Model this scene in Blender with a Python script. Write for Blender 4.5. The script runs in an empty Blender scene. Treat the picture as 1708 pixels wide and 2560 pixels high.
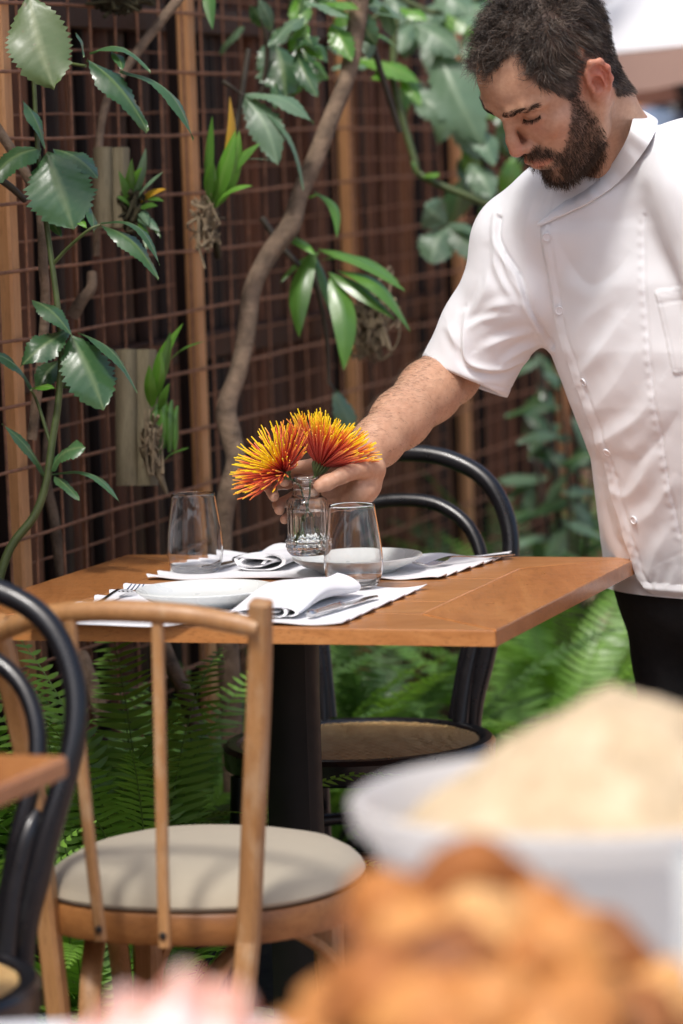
import bpy, math, random
import numpy as np
from mathutils import Vector, Matrix
from mathutils.bvhtree import BVHTree
random.seed(7); RNG = np.random.default_rng(7)
S = bpy.context.scene
COL = S.collection
PI = math.pi
# ------------------------------------------------------------------ camera
CAM_H, PITCH, ROLL, FPX = 1.391, math.radians(5.89), math.radians(1.9), 9000.0
cd = bpy.data.cameras.new('camera'); cam = bpy.data.objects.new('camera', cd); COL.objects.link(cam)
cam.matrix_world = Matrix.Translation((0, 0, CAM_H)) @ Matrix.Rotation(PI/2-PITCH, 4, 'X') @ Matrix.Rotation(-ROLL, 4, 'Z')
cd.sensor_fit = 'VERTICAL'; cd.sensor_height = 36.0; cd.lens = FPX/2560*36.0
cd.clip_start = .05; cd.clip_end = 200
cd.dof.use_dof = True; cd.dof.focus_distance = 5.20
cd.dof.aperture_fstop = (cd.lens/1000)/0.038
S.camera = cam
# ------------------------------------------------------------------ light
SUN_EL, SUN_AZ = math.radians(58), math.radians(205)      # azimuth measured clockwise from +Y
w = bpy.data.worlds.new("World"); S.world = w; w.use_nodes = True
nt = w.node_tree; bg = nt.nodes['Background']
sky = nt.nodes.new('ShaderNodeTexSky'); sky.sky_type = 'NISHITA'; sky.sun_disc = False
sky.sun_elevation = SUN_EL; sky.sun_rotation = SUN_AZ; sky.air_density = 1.0; sky.dust_density = 4.0; sky.ozone_density = 1.0
nt.links.new(sky.outputs[0], bg.inputs[0]); bg.inputs[1].default_value = 0.15
sd = bpy.data.lights.new('sun', 'SUN'); sd.energy = 2.0; sd.angle = math.radians(8); sd.color = (1, .97, .93)
sun = bpy.data.objects.new('sun', sd); COL.objects.link(sun)
sdir = Vector((math.sin(SUN_AZ)*math.cos(SUN_EL), math.cos(SUN_AZ)*math.cos(SUN_EL), math.sin(SUN_EL)))
sun.rotation_euler = sdir.to_track_quat('Z', 'Y').to_euler()
S.view_settings.view_transform = 'Standard'; S.view_settings.look = 'None'
S.view_settings.exposure = 0.43; S.view_settings.gamma = 1.0; S.view_settings.use_curve_mapping = False
try:
    S.cycles.use_denoising = True; S.cycles.max_bounces = 12; S.cycles.transmission_bounces = 12; S.cycles.transparent_max_bounces = 12
    S.cycles.diffuse_bounces = 4; S.cycles.glossy_bounces = 4
except Exception: pass
# ------------------------------------------------------------------ maths
_R = np.array(cam.matrix_world.to_3x3()); _O = np.array([0, 0, CAM_H])
def P(x, y, d):
    """point seen at photo pixel (x, y), d metres along the view axis"""
    return _O + _R @ np.array([(x-854)/FPX*d, -(y-1280)/FPX*d, -d])
def onZ(x, y, z):
    v = _R @ np.array([(x-854)/FPX, -(y-1280)/FPX, -1.0]); return _O + v*((z-CAM_H)/v[2])
def proj(pts):
    q = (np.atleast_2d(pts)-_O) @ _R
    return 854+FPX*q[:, 0]/-q[:, 2], 1280-FPX*q[:, 1]/-q[:, 2], -q[:, 2]
RIGHT, UPV, BACK = _R[:, 0], _R[:, 1], _R[:, 2]
TA = math.radians(18.44)                                    # the table, fence and chairs share this direction
U = np.array([math.cos(TA), -math.sin(TA), 0.]); V = np.array([math.sin(TA), math.cos(TA), 0.]); Z = np.array([0, 0, 1.])
def nrm(v): v = np.asarray(v, float); return v/(np.linalg.norm(v)+1e-12)
def lerp(a, b, t): return np.asarray(a)*(1-t)+np.asarray(b)*t
def sm(a, b, x): t = np.clip((x-a)/(b-a), 0, 1); return t*t*(3-2*t)
def spline(pts, n):
    p = np.asarray(pts, float); m = len(p)
    if m < 3: return np.array([lerp(p[0], p[-1], t) for t in np.linspace(0, 1, n)])
    e = np.vstack([2*p[0]-p[1], p, 2*p[-1]-p[-2]]); out = []
    for t in np.linspace(0, m-1, n):
        i = min(int(t), m-2); u = t-i; a, b, c, d = e[i], e[i+1], e[i+2], e[i+3]
        out.append(.5*(2*b+(c-a)*u+(2*a-5*b+4*c-d)*u*u+(3*b-a-3*c+d)*u**3))
    return np.array(out)
def lin(*c):                                                # sRGB 0-255 -> linear
    c = np.array(c, float)/255; return tuple(np.where(c < .04045, c/12.92, ((c+.055)/1.055)**2.4))
# ------------------------------------------------------------------ meshes
class MB:
    def __init__(s): s.v = []; s.f = []; s.n = 0; s.a = []
    def add(s, v, f, a=None):
        v = np.asarray(v, float).reshape(-1, 3); o = s.n; s.v.append(v); s.f += [tuple(i+o for i in q) for q in f]; s.n += len(v)
        s.a.append(np.full(len(v), .5) if a is None else np.broadcast_to(np.asarray(a, float), (len(v),)).copy())
        return s
    def box(s, c, sx, sy, sz, ax=None, a=None, bev=0.0):
        """bevelled box: c centre, full sizes, ax = 3 axis vectors"""
        ax = np.eye(3) if ax is None else np.asarray(ax, float)
        h = np.array([sx, sy, sz])/2; b = min(bev, h.min()*.9)
        if b <= 0:
            v = [[x, y, z] for x in (-1, 1) for y in (-1, 1) for z in (-1, 1)]; v = np.array(v)*h
            f = [(0, 1, 3, 2), (4, 6, 7, 5), (0, 4, 5, 1), (2, 3, 7, 6), (0, 2, 6, 4), (1, 5, 7, 3)]
            return s.add(v@ax+c, f, a)
        v = []; idx = {}
        for x in (-1, 1):
            for y in (-1, 1):
                for z in (-1, 1):
                    g = np.array([x, y, z])
                    for k in range(3):
                        q = g*(h-b); q[k] = g[k]*h[k]; idx[(x, y, z, k)] = len(v); v.append(q)
        f = []
        for k in range(3):
            i, j = [(1, 2), (2, 0), (0, 1)][k]
            for sg in (-1, 1):
                q = []
                for (p, r) in ((-1, -1), (1, -1), (1, 1), (-1, 1)):
                    g = [0, 0, 0]; g[k] = sg; g[i] = p; g[j] = r; q.append(idx[(*g, k)])
                f.append(tuple(q if sg > 0 else q[::-1]))
        for k in range(3):
            i, j = [(1, 2), (2, 0), (0, 1)][k]
            for p in (-1, 1):
                for r in (-1, 1):
                    g0 = [0, 0, 0]; g0[i] = p; g0[j] = r; g1 = list(g0); g0[k] = -1; g1[k] = 1
                    q = (idx[(*g0, i)], idx[(*g1, i)], idx[(*g1, j)], idx[(*g0, j)])
                    f.append(q if p*r > 0 else q[::-1])
        for x in (-1, 1):
            for y in (-1, 1):
                for z in (-1, 1):
                    q = tuple(idx[(x, y, z, k)] for k in range(3)); f.append(q if x*y*z > 0 else q[::-1])
        return s.add(np.array(v)@ax+c, f, a)
    def tube(s, pts, r, n=10, cap=True, a=None, sec=None, up=None, closed=False):
        p = np.asarray(pts, float); m = len(p); r = np.broadcast_to(np.asarray(r, float), (m,))
        t = np.gradient(p, axis=0) if not closed else np.roll(p, -1, 0)-np.roll(p, 1, 0)
        t /= np.linalg.norm(t, axis=1)[:, None]+1e-12
        nv = np.asarray(up, float) if up is not None else (np.array([0, 0, 1.]) if abs(t[0][2]) < .9 else np.array([1., 0, 0]))
        if sec is None: ang = np.linspace(0, 2*PI, n, endpoint=False); sec = np.stack([np.cos(ang), np.sin(ang)], 1)
        sec = np.asarray(sec, float); n = len(sec); vs = []
        for i in range(m):
            nv = nv-t[i]*np.dot(nv, t[i]); nv = nrm(nv); b = np.cross(t[i], nv)
            vs.append(p[i]+r[i]*(sec[:, :1]*nv+sec[:, 1:]*b))
            if up is not None: nv = np.asarray(up, float)
        f = []
        for i in range(m if closed else m-1):
            k = (i+1) % m
            for j in range(n):
                l = (j+1) % n; f.append((i*n+j, i*n+l, k*n+l, k*n+j))
        if cap and not closed: f.append(tuple(range(n-1, -1, -1))); f.append(tuple((m-1)*n+j for j in range(n)))
        if a is not None and np.ndim(a) == 1 and len(a) == m: a = np.repeat(a, n)
        return s.add(np.concatenate(vs), f, a)
    def lathe(s, prof, c=(0, 0, 0), n=40, fn=None, a=None):
        """prof: (r, z) list from bottom to top; r = 0 closes"""
        vs = []; rings = []; o = 0; f = []
        for r, z in prof:
            if r < 1e-6: vs.append([[0, 0, z]]); rings.append((o, 1)); o += 1
            else:
                an = np.linspace(0, 2*PI, n, endpoint=False); rr = r*np.ones(n)
                if fn is not None: rr = rr+fn(an, z, r)
                vs.append(np.stack([rr*np.cos(an), rr*np.sin(an), np.full(n, z)], 1)); rings.append((o, n)); o += n
        for (a0, n0), (b0, n1) in zip(rings, rings[1:]):
            for j in range(n):
                k = (j+1) % n
                if n0 == 1 and n1 == 1: continue
                if n0 == 1: f.append((a0, b0+k, b0+j))
                elif n1 == 1: f.append((a0+j, a0+k, b0))
                else: f.append((a0+j, a0+k, b0+k, b0+j))
        return s.add(np.concatenate([np.array(x, float) for x in vs])+np.asarray(c), f, a)
    def grid(s, pts, a=None, flip=False):
        p = np.asarray(pts, float); m, n = p.shape[:2]; f = []
        for i in range(m-1):
            for j in range(n-1):
                q = (i*n+j, i*n+j+1, (i+1)*n+j+1, (i+1)*n+j); f.append(q[::-1] if flip else q)
        return s.add(p.reshape(-1, 3), f, None if a is None else np.asarray(a).reshape(-1))
    def slab(s, top, thick, a=None):
        """closed sheet: top grid of points, a second grid 'thick' below, and a rim"""
        p = np.asarray(top, float); m, n = p.shape[:2]; q = p-np.array([0, 0, 1.])*thick if np.ndim(thick) == 0 else p-thick
        s.grid(p); s.grid(q, flip=True)
        lo = s.n-m*n; up = lo-m*n
        rim = [(0, j) for j in range(n)]+[(i, n-1) for i in range(1, m)]+[(m-1, j) for j in range(n-2, -1, -1)]+[(i, 0) for i in range(m-2, 0, -1)]
        ix = [i*n+j for i, j in rim]
        for k in range(len(ix)):
            a0, b0 = ix[k], ix[(k+1) % len(ix)]; s.f.append((up+b0, up+a0, lo+a0, lo+b0))
        return s
    def V(s): return np.concatenate(s.v) if s.v else np.zeros((0, 3))
def make_mesh(name, v, f, attr=None, smooth=True):
    me = bpy.data.meshes.new(name); v = np.asarray(v, np.float32); nf = len(f)
    if isinstance(f, np.ndarray):
        k = f.shape[1]; tot = np.full(nf, k); loops = f.reshape(-1)
    else:
        tot = np.array([len(q) for q in f]); loops = np.fromiter((i for q in f for i in q), int)
    me.vertices.add(len(v)); me.vertices.foreach_set('co', v.reshape(-1))
    me.loops.add(len(loops)); me.loops.foreach_set('vertex_index', loops.astype(np.int32))
    me.polygons.add(nf); st = np.concatenate([[0], np.cumsum(tot)[:-1]]).astype(np.int32)
    me.polygons.foreach_set('loop_start', st)
    try: me.polygons.foreach_set('loop_total', tot.astype(np.int32))
    except Exception: pass
    me.polygons.foreach_set('use_smooth', np.full(nf, bool(smooth)))
    me.update(calc_edges=True); me.validate()
    if attr is not None:
        for k, val in attr.items():
            val = np.asarray(val, np.float32)
            if val.ndim == 1: at = me.attributes.new(k, 'FLOAT', 'POINT'); at.data.foreach_set('value', val)
            else: at = me.attributes.new(k, 'FLOAT_COLOR', 'POINT'); at.data.foreach_set('color', np.hstack([val, np.ones((len(val), 1))]).astype(np.float32).reshape(-1))
    return me
def wloc(parent):
    return Vector((0, 0, 0)) if parent is None else wloc(parent.parent)+parent.location
def obj(name, mb, mat, parent=None, smooth=True, attr=None, sharp=40, local=False):
    """link a mesh object; vertices are given in world space unless local=True"""
    if isinstance(mb, MB): v = mb.V(); f = mb.f; at = {'tone': np.concatenate(mb.a)} if mb.a else {}
    else: v, f = mb; at = {}
    if attr: at.update(attr)
    o = np.array(wloc(parent)) if (parent is not None and not local) else np.zeros(3)
    me = make_mesh(name, np.asarray(v)-o, f, at, smooth)
    ob = bpy.data.objects.new(name, me); COL.objects.link(ob)
    if mat is not None: me.materials.append(mat)
    if parent is not None: ob.parent = parent
    if smooth and sharp:
        try: me.set_sharp_from_angle(angle=math.radians(sharp))
        except Exception: pass
    return ob
def tag(o, label=None, cat=None, group=None, kind=None):
    for k, x in (('label', label), ('category', cat), ('group', group), ('kind', kind)):
        if x: o[k] = x
    return o
def thing(name, label, cat, loc=(0, 0, 0), group=None):
    o = bpy.data.objects.new(name, None); COL.objects.link(o); o.location = [float(x) for x in loc]; o.empty_display_size = .05
    return tag(o, label, cat, group)
def dup(root, loc, rotz, label, group=None):
    def cp(o, par):
        c = o.copy(); COL.objects.link(c)
        if par is not None: c.parent = par
        for ch in [k for k in bpy.data.objects if k.parent == o and k != c and k.name in names]: cp(ch, c)
        return c
    names = {k.name for k in bpy.data.objects}
    r = cp(root, None); r.location = [float(x) for x in loc]; r.rotation_euler = (0, 0, rotz); r['label'] = label
    if group: r['group'] = group
    return r
# ------------------------------------------------------------------ materials
class NT:
    def __init__(s, name):
        s.m = bpy.data.materials.new(name); s.m.use_nodes = True; s.t = s.m.node_tree; s.b = s.t.nodes['Principled BSDF']
    def n(s, typ, **kw):
        x = s.t.nodes.new('ShaderNode'+typ)
        for k, v in kw.items():
            if k.startswith('i_'):
                key = k[2:]; key = int(key) if key.isdigit() else key.replace('_', ' ')
                s.set(x.inputs[key], v)
            else: setattr(x, k, v)
        return x
    def set(s, sock, v):
        if isinstance(v, bpy.types.NodeSocket): s.t.links.new(v, sock)
        elif isinstance(v, (tuple, list)) and sock.type == 'RGBA' and len(v) == 3: sock.default_value = (*v, 1)
        else: sock.default_value = v
    def coord(s, scale=(1, 1, 1), which='Object', rot=(0, 0, 0)):
        c = s.n('TexCoord'); m = s.n('Mapping'); m.inputs['Scale'].default_value = scale; m.inputs['Rotation'].default_value = rot
        s.t.links.new(c.outputs[which], m.inputs[0]); return m.outputs[0]
    def noise(s, vec, scale=5, detail=4, rough=.55, dist=0):
        x = s.n('TexNoise', i_Scale=scale, i_Detail=detail, i_Roughness=rough, i_Distortion=dist); s.t.links.new(vec, x.inputs['Vector']); return x.outputs['Fac']
    def ramp(s, fac, stops):
        r = s.n('ValToRGB'); s.t.links.new(fac, r.inputs[0]); e = r.color_ramp.elements
        while len(e) < len(stops): e.new(.5)
        for k, (p, c) in enumerate(stops): e[k].position = p; e[k].color = (*c, 1) if len(c) == 3 else c
        return r.outputs[0]
    def mix(s, f, a, b, mode='MIX'):
        x = s.n('Mix', data_type='RGBA', blend_type=mode)
        x2 = [k for k in x.inputs if k.type == 'RGBA']; s.set(x2[0], a); s.set(x2[1], b); fs = [k for k in x.inputs if k.type == 'VALUE'][0]; s.set(fs, f)
        return [k for k in x.outputs if k.type == 'RGBA'][0]
    def math(s, op, a, b=0.0, c=None):
        x = s.n('Math', operation=op); s.set(x.inputs[0], a); s.set(x.inputs[1], b)
        if c is not None: s.set(x.inputs[2], c)
        return x.outputs[0]
    def attr(s, name, out='Fac'): return s.n('Attribute', attribute_name=name).outputs[out]
    def bump(s, h, strength=.3, dist=.002):
        x = s.n('Bump', i_Strength=strength, i_Distance=dist); s.t.links.new(h, x.inputs['Height']); s.t.links.new(x.outputs[0], s.b.inputs['Normal']); return x
    def P(s, **kw):
        for k, v in kw.items(): s.set(s.b.inputs[k.replace('_', ' ')], v)
        return s
def wood(name, dark, mid, light, axis='X', scale=1.0, rough=.35, coat=0.0, wear=None, spec=.5):
    m = NT(name); sc = {'X': (1.2, 14, 14), 'Y': (14, 1.2, 14), 'Z': (14, 14, 1.2)}[axis]
    rot = (0, 0, TA) if axis in 'XY' else (0, 0, 0)
    v = m.coord(tuple(k*scale for k in sc), rot=rot); fine = m.noise(m.coord(tuple(k*scale*4 for k in sc), rot=rot), 6, 4, .7)
    a = m.noise(v, 2.2, 6, .6, 1.2); b = m.noise(v, 9, 5, .7, .4); big = m.noise(m.coord((3, 3, 3)), 1.5, 3)
    f = m.math('ADD', m.math('MULTIPLY', a, .65), m.math('MULTIPLY', b, .35))
    c = m.ramp(f, [(.36, dark), (.5, mid), (.64, light)])
    c = m.mix(.35, c, m.ramp(big, [(.3, tuple(k*.6 for k in mid)), (.7, tuple(min(1, k*1.3) for k in light))]))
    c = m.mix(m.ramp(fine, [(.53, (0, 0, 0)), (.68, (.75, .75, .75))]), c, tuple(k*.45 for k in dark)); tone = m.attr('tone'); c = m.mix(.5, c, m.mix(tone, tuple(k*.45 for k in mid), tuple(min(1, k*1.5) for k in mid)))
    if wear is not None:
        wn = m.noise(m.coord((4, 4, 1.5)), 6, 8, .7); c = m.mix(m.ramp(wn, [(.52, (0, 0, 0)), (.68, (.7, .7, .7))]), c, wear)
    rn = m.noise(m.coord((8, 8, 8)), 4, 4); m.P(Base_Color=c, Roughness=m.math('MULTIPLY_ADD', rn, .25, rough-.1))
    m.b.inputs['Coat Weight'].default_value = coat; m.b.inputs['Coat Roughness'].default_value = .2
    m.bump(f, .12, .001); return m.m
def plain(name, col, rough=.5, noise=.25, nscale=12, bumps=.0, metallic=0, spec=.5, coat=0, bscale=None, bdist=.002):
    m = NT(name); v = m.coord(); a = m.noise(v, nscale, 5, .6)
    lo = tuple(k*(1-noise) for k in col); hi = tuple(min(1, k*(1+noise)) for k in col)
    m.P(Base_Color=m.ramp(a, [(.3, lo), (.7, hi)]), Roughness=m.math('MULTIPLY_ADD', m.noise(v, nscale*2.3, 3), .2, rough-.1), Metallic=metallic, Specular_IOR_Level=spec)
    m.b.inputs['Coat Weight'].default_value = coat
    if bumps: m.bump(m.noise(v, bscale or nscale*4, 5, .7), bumps, bdist)
    return m.m
M = {}
M['table'] = wood('varnished_wood', (.19, .062, .015), (.46, .185, .055), (.62, .31, .115), 'X', 1.0, .30, .35)
M['table_edge'] = wood('varnished_wood_board', (.17, .055, .012), (.42, .155, .042), (.58, .27, .09), 'Y', 1.0, .30, .35)
M['chairwood'] = wood('worn_beech', (.17, .07, .022), (.37, .18, .065), (.50, .29, .13), 'Z', 1.3, .45, .1, wear=(.50, .35, .21))
M['ringwood'] = wood('oiled_beech', (.10, .032, .009), (.28, .11, .030), (.42, .20, .07), 'X', 1.2, .42, .15)
M['black'] = plain('black_lacquer', (.007, .007, .009), .30, .3, 25, .08, coat=.1)
M['postblack'] = plain('black_metal', (.005, .0045, .0045), .5, .4, 15, .1, spec=.3)
M['trouser'] = plain('black_cotton', (.006, .006, .007), .9, .3, 40, .3)
M['screw'] = plain('dark_steel', (.05, .045, .04), .5, .3, 60, metallic=.8)
M['ceramic'] = plain('glazed_ceramic', (.66, .68, .66), .28, .03, 8, .02)
M['steel'] = plain('polished_steel', (.62, .62, .62), .16, .05, 20, metallic=1.0)
# ------------------------------------------------------------------ more materials
def cloth(name, col, weave=900, rough=.85, bump=.12, sheen=.15, wr=None):
    m = NT(name); v = m.coord(); a = m.noise(v, 6, 4)
    m.P(Base_Color=m.ramp(a, [(.3, tuple(k*.95 for k in col)), (.7, col)]), Roughness=rough)
    m.b.inputs['Sheen Weight'].default_value = sheen; m.b.inputs['Specular IOR Level'].default_value = .25
    h = m.noise(m.coord((weave, weave, weave)), 1, 2); 
    if wr: h = m.math('MULTIPLY_ADD', m.noise(v, wr, 5, .6), 6.0, h)
    m.bump(h, bump, .0006); return m.m
M['linen'] = cloth('white_linen', (.78, .78, .80), 700)
M['coat'] = cloth('white_cotton_twill', (.78, .79, .815), 800, .8, .12)
M['beige'] = cloth('beige_textured_fabric', (.41, .355, .265), 260, .8, .55)
def leafmat(name, c0, c1, vein, rough=.32, sss=.0, spot=None, attrmix=True):
    m = NT(name); v = m.coord(); a = m.noise(v, 9, 4); tone = m.attr('tone'); rib = m.attr('rib')
    c = m.ramp(a, [(.3, c0), (.72, c1)])
    c = m.mix(m.math('MULTIPLY', tone, .55), c, tuple(min(1, k*1.9) for k in c1))
    c = m.mix(rib, c, vein)
    if spot: c = m.mix(m.ramp(m.noise(v, 40, 3), [(.66, (0, 0, 0)), (.72, (.8, .8, .8))]), c, spot)
    br = m.noise(v, 55, 4, .7); c = m.mix(m.ramp(br, [(.66, (0, 0, 0)), (.76, (.5, .5, .5))]), c, (.13, .10, .035)); m.P(Base_Color=c, Roughness=m.math('MULTIPLY_ADD', a, .3, rough-.10)); m.b.inputs['Specular IOR Level'].default_value = .6; m.b.inputs['Coat Weight'].default_value = .3 if rough < .4 else .12; m.b.inputs['Coat Roughness'].default_value = .22
    nz = m.noise(m.coord((1, 1, 1)), 60, 3)
    m.bump(nz, .25, .002)
    tr = m.n('BsdfTranslucent'); m.set(tr.inputs['Color'], m.mix(.6, c, (c1[0]*2.2, c1[1]*2.4, c1[2]*.6)))
    ms = m.n('MixShader'); ms.inputs[0].default_value = .22; m.t.links.new(m.b.outputs[0], ms.inputs[1]); m.t.links.new(tr.outputs[0], ms.inputs[2])
    m.t.links.new(ms.outputs[0], m.t.nodes['Material Output'].inputs[0]); return m.m
M['leaf'] = leafmat('glossy_dark_leaf', (.028, .075, .030), (.055, .125, .048), (.16, .24, .10), .30)
M['oldleaf'] = leafmat('olive_leaf', (.065, .105, .038), (.10, .15, .058), (.22, .27, .13), .42, spot=(.16, .13, .06))
M['paleleaf'] = leafmat('grey_green_leaf', (.07, .13, .075), (.12, .20, .12), (.2, .3, .18), .42)
M['brightleaf'] = leafmat('bright_green_leaf', (.06, .17, .018), (.11, .27, .03), (.2, .34, .08), .36)
M['strap'] = leafmat('strap_leaf', (.04, .11, .018), (.085, .20, .03), (.1, .22, .05), .33)
M['yellowleaf'] = leafmat('yellowed_leaf', (.45, .24, .02), (.6, .33, .03), (.5, .3, .05), .4)
M['fern'] = leafmat('fern_green', (.06, .16, .018), (.16, .31, .045), (.10, .18, .03), .46)
M['fernpale'] = leafmat('fern_blue_green', (.04, .10, .028), (.085, .17, .045), (.06, .11, .035), .5)
M['stem'] = plain('green_stem', (.07, .095, .03), .5, .3, 30, .2)
M['darkstem'] = plain('dark_twig', (.045, .035, .022), .6, .4, 30, .4)
M['bark'] = plain('grey_brown_bark', (.19, .13, .085), .85, .55, 26, 1.0, bscale=70, bdist=.008)
M['root'] = plain('dry_roots', (.20, .15, .09), .85, .45, 40, .5)
M['moss'] = plain('dark_moss', (.035, .03, .012), .95, .6, 60, .8)
M['slabwood'] = wood('weathered_grey_plank', (.07, .055, .03), (.19, .155, .09), (.33, .29, .19), 'Z', 1.1, .75)
M['slat'] = None
def slatmat():
    m = NT('dark_split_cane'); v = m.coord((9, 9, 1.1)); a = m.noise(v, 6, 6, .7, .5); t = m.attr('tone')
    c = m.ramp(t, [(0, (.003, .002, .0015)), (.35, (.016, .006, .0035)), (.62, (.062, .023, .011)), (.85, (.15, .056, .026)), (1, (.26, .11, .048))])
    c = m.mix(1.0, c, m.ramp(a, [(.25, (.45, .45, .45)), (.75, (1.25, 1.2, 1.15))]), 'MULTIPLY')
    m.P(Base_Color=c, Roughness=m.math('MULTIPLY_ADD', a, .3, .42)); m.b.inputs['Specular IOR Level'].default_value = .3; m.bump(a, .5, .003); return m.m
M['slat'] = slatmat()
M['batten'] = wood('orange_brown_timber', (.28, .115, .042), (.52, .25, .10), (.68, .38, .18), 'Z', 1.2, .5)
M['rust'] = plain('rusty_iron', (.25, .115, .062), .75, .4, 60, .4)
M['steelgate'] = M['rust']
def glassmat(name, col=(1, 1, 1), ior=1.47, rough=0.0):
    m = NT(name); m.P(Base_Color=col, Roughness=rough, IOR=ior); m.b.inputs['Transmission Weight'].default_value = 1.0; return m.m
M['glass'] = glassmat('clear_glass'); M['water'] = glassmat('water', (.97, .99, .98), 1.33); M['jarglass'] = glassmat('pressed_glass', (.97, .985, .97), 1.5)
def canemat():
    m = NT('woven_cane'); v = m.coord((1, 1, 1), rot=(0, 0, 0))
    t = m.attr('tone'); a = m.noise(v, 60, 4)
    c = m.ramp(a, [(.3, (.62, .33, .085)), (.7, (.84, .54, .20))]); c = m.mix(m.math('MULTIPLY', t, .5), c, (.88, .68, .38)); c = m.mix(m.math('LESS_THAN', t, .1), c, (.80, .47, .15))
    m.P(Base_Color=c, Roughness=.42); return m.m
M['cane'] = canemat()
# ------------------------------------------------------------------ ground
def groundmat():
    m = NT('terracotta_paving'); v = m.coord((1, 1, 1), rot=(0, 0, -TA)); br = m.n('TexBrick', i_Scale=3.3, i_Mortar_Size=.012, i_Bias=.1, i_Brick_Width=.5, i_Row_Height=.5)
    br.offset = 0; m.t.links.new(v, br.inputs['Vector'])
    br.inputs['Color1'].default_value = (.34, .21, .16, 1); br.inputs['Color2'].default_value = (.39, .25, .19, 1); br.inputs['Mortar'].default_value = (.25, .18, .14, 1)
    c = m.mix(.3, br.outputs[0], m.ramp(m.noise(v, 4, 6), [(.3, (.25, .16, .12)), (.7, (.43, .3, .24))])); m.P(Base_Color=c, Roughness=.7); m.bump(br.outputs['Fac'], -.3, .004); return m.m
g = MB(); n = 41; gx = np.linspace(-40, 40, n); gy = np.linspace(-40, 60, n)
g.grid([[[x, y, 0] for x in gx] for y in gy], flip=False)
tag(obj('ground', g, groundmat(), smooth=False), kind='structure')
soil = plain('damp_soil', (.022, .015, .010), .95, .5, 25, .9, bdist=.02)
F0 = np.array([-.51, 5.6, 0.])                                # foot of the fence where it enters the frame
def FP(s, u, z): return F0+V*s+U*u+Z*z
bed = MB(); bed.grid([[FP(s, u, .012+.05*sm(0, .2, .50-u)*sm(0, .15, u+.25)+.012*math.sin(s*7+u*13)) for u in np.linspace(-.25, .52, 14)] for s in np.linspace(-3, 4.4, 80)], flip=True)
tag(obj('planting_bed', bed, soil), kind='structure')
# ------------------------------------------------------------------ slatted fence
fence = thing('slat_fence', 'tall dark brown fence of close upright split cane slats behind the wire trellis', 'fence', FP(0, -.13, 0))
sl = MB(); s = -2.6; r = random.Random(3)
while s < 3.95:
    wd = r.choice([.018, .025, .035, .05, .065, .08])*r.uniform(.85, 1.15); tone = r.choice([.12, .25, .38, .45, .55, .62, .72, .82, .92])+r.uniform(-.06, .06)
    dep = r.uniform(.012, .03); off = r.uniform(-.012, .012); lean = r.uniform(-.006, .006)
    an = np.linspace(-PI/2, PI/2, 6)
    sec = np.stack([np.cos(an)*dep, np.sin(an)*wd/2], 1); sec = np.vstack([sec, [[-.004, wd/2], [-.004, -wd/2]]])
    hs = np.linspace(.02, 2.62+r.uniform(-.05, .03), 5)
    sl.tube([FP(s+wd/2+lean*(h/2.6), -.13+off+.004*math.sin(h*3+s*9), h) for h in hs], 1.0, sec=sec, up=U, a=tone)
    s += wd+r.choice([0, .002, .006, .014, .025])
obj('slat_panel', sl, M['slat'], fence, sharp=50)
bk = MB(); bk.box(FP(.7, -.20, 1.3), .03, 6.7, 2.6, [U, V, Z], a=.1); obj('light_block_panel', bk, M['slat'], fence, smooth=False)  # dark panel added behind the slats to keep light from passing through
for z in (.35, 1.02, 1.62, 2.35):
    rl = MB(); rl.box(FP(.7, -.095, z), .022, 6.6, .05, [U, V, Z], a=.5, bev=.003); obj('rail', rl, M['slat'], fence, smooth=False)
# ------------------------------------------------------------------ wire trellis on timber battens
def s_at(px, y, u=0.0, z=None):
    best = min(np.linspace(-1.5, 6, 3001), key=lambda s: abs(proj(FP(s, u, 1.3))[0][0]-px)); return best
tre = thing('wire_trellis', 'rusty welded wire trellis on orange timber battens in front of the dark fence', 'trellis', FP(0, 0, 0))
bat_s = [s_at(40, 700), s_at(500, 700), s_at(886, 500), s_at(1160, 900)]
d_ = bat_s[1]-bat_s[0]
for s in [bat_s[0]-2*d_, bat_s[0]-d_]+bat_s+[bat_s[3]+.85]:
    b = MB(); b.box(FP(s, -.016, 1.29), .024, .036, 2.58, [U, V, Z], bev=.004, a=.7); b2 = MB(); b2.box(FP(s-.003, -.037, 1.29), .020, .030, 2.58, [U, V, Z], bev=.003, a=.25)
    p_ = obj('batten', b, M['batten'], tre, smooth=False); obj('shaded_face_strip', b2, M['slat'], p_, smooth=False)  # dark strip stands in for the batten's shaded side face
for (nm, u, rad, dz, ds, z0, s0) in (('wire_mesh', .006, .0028, .104, .104, .06, -2.0), ('rear_wire_mesh', -.075, .0020, .104, .104, .10, -1.96)):
    m = MB(); rr = random.Random(5)
    for k in range(25):
        z = z0+k*dz; pts = [FP(s, u+.003*math.sin(s*5+k*2.3), z+.0028*math.sin(s*3.1+k*1.7)+.0015*math.sin(s*11+k*4.1)) for s in np.linspace(-2, 3.9, 40)]; m.tube(pts, rad, 6, a=rr.uniform(.3, .7))
    for k in range(57 if nm == 'wire_mesh' else 0):
        s = s0+k*ds; m.tube([FP(s+.006*math.sin(z*3+k*2.7), u-.005, z) for z in np.linspace(.02, 2.6, 14)], rad*.85, 6, a=rr.uniform(.3, .7))
    obj(nm, m, M['rust'], tre)
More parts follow.
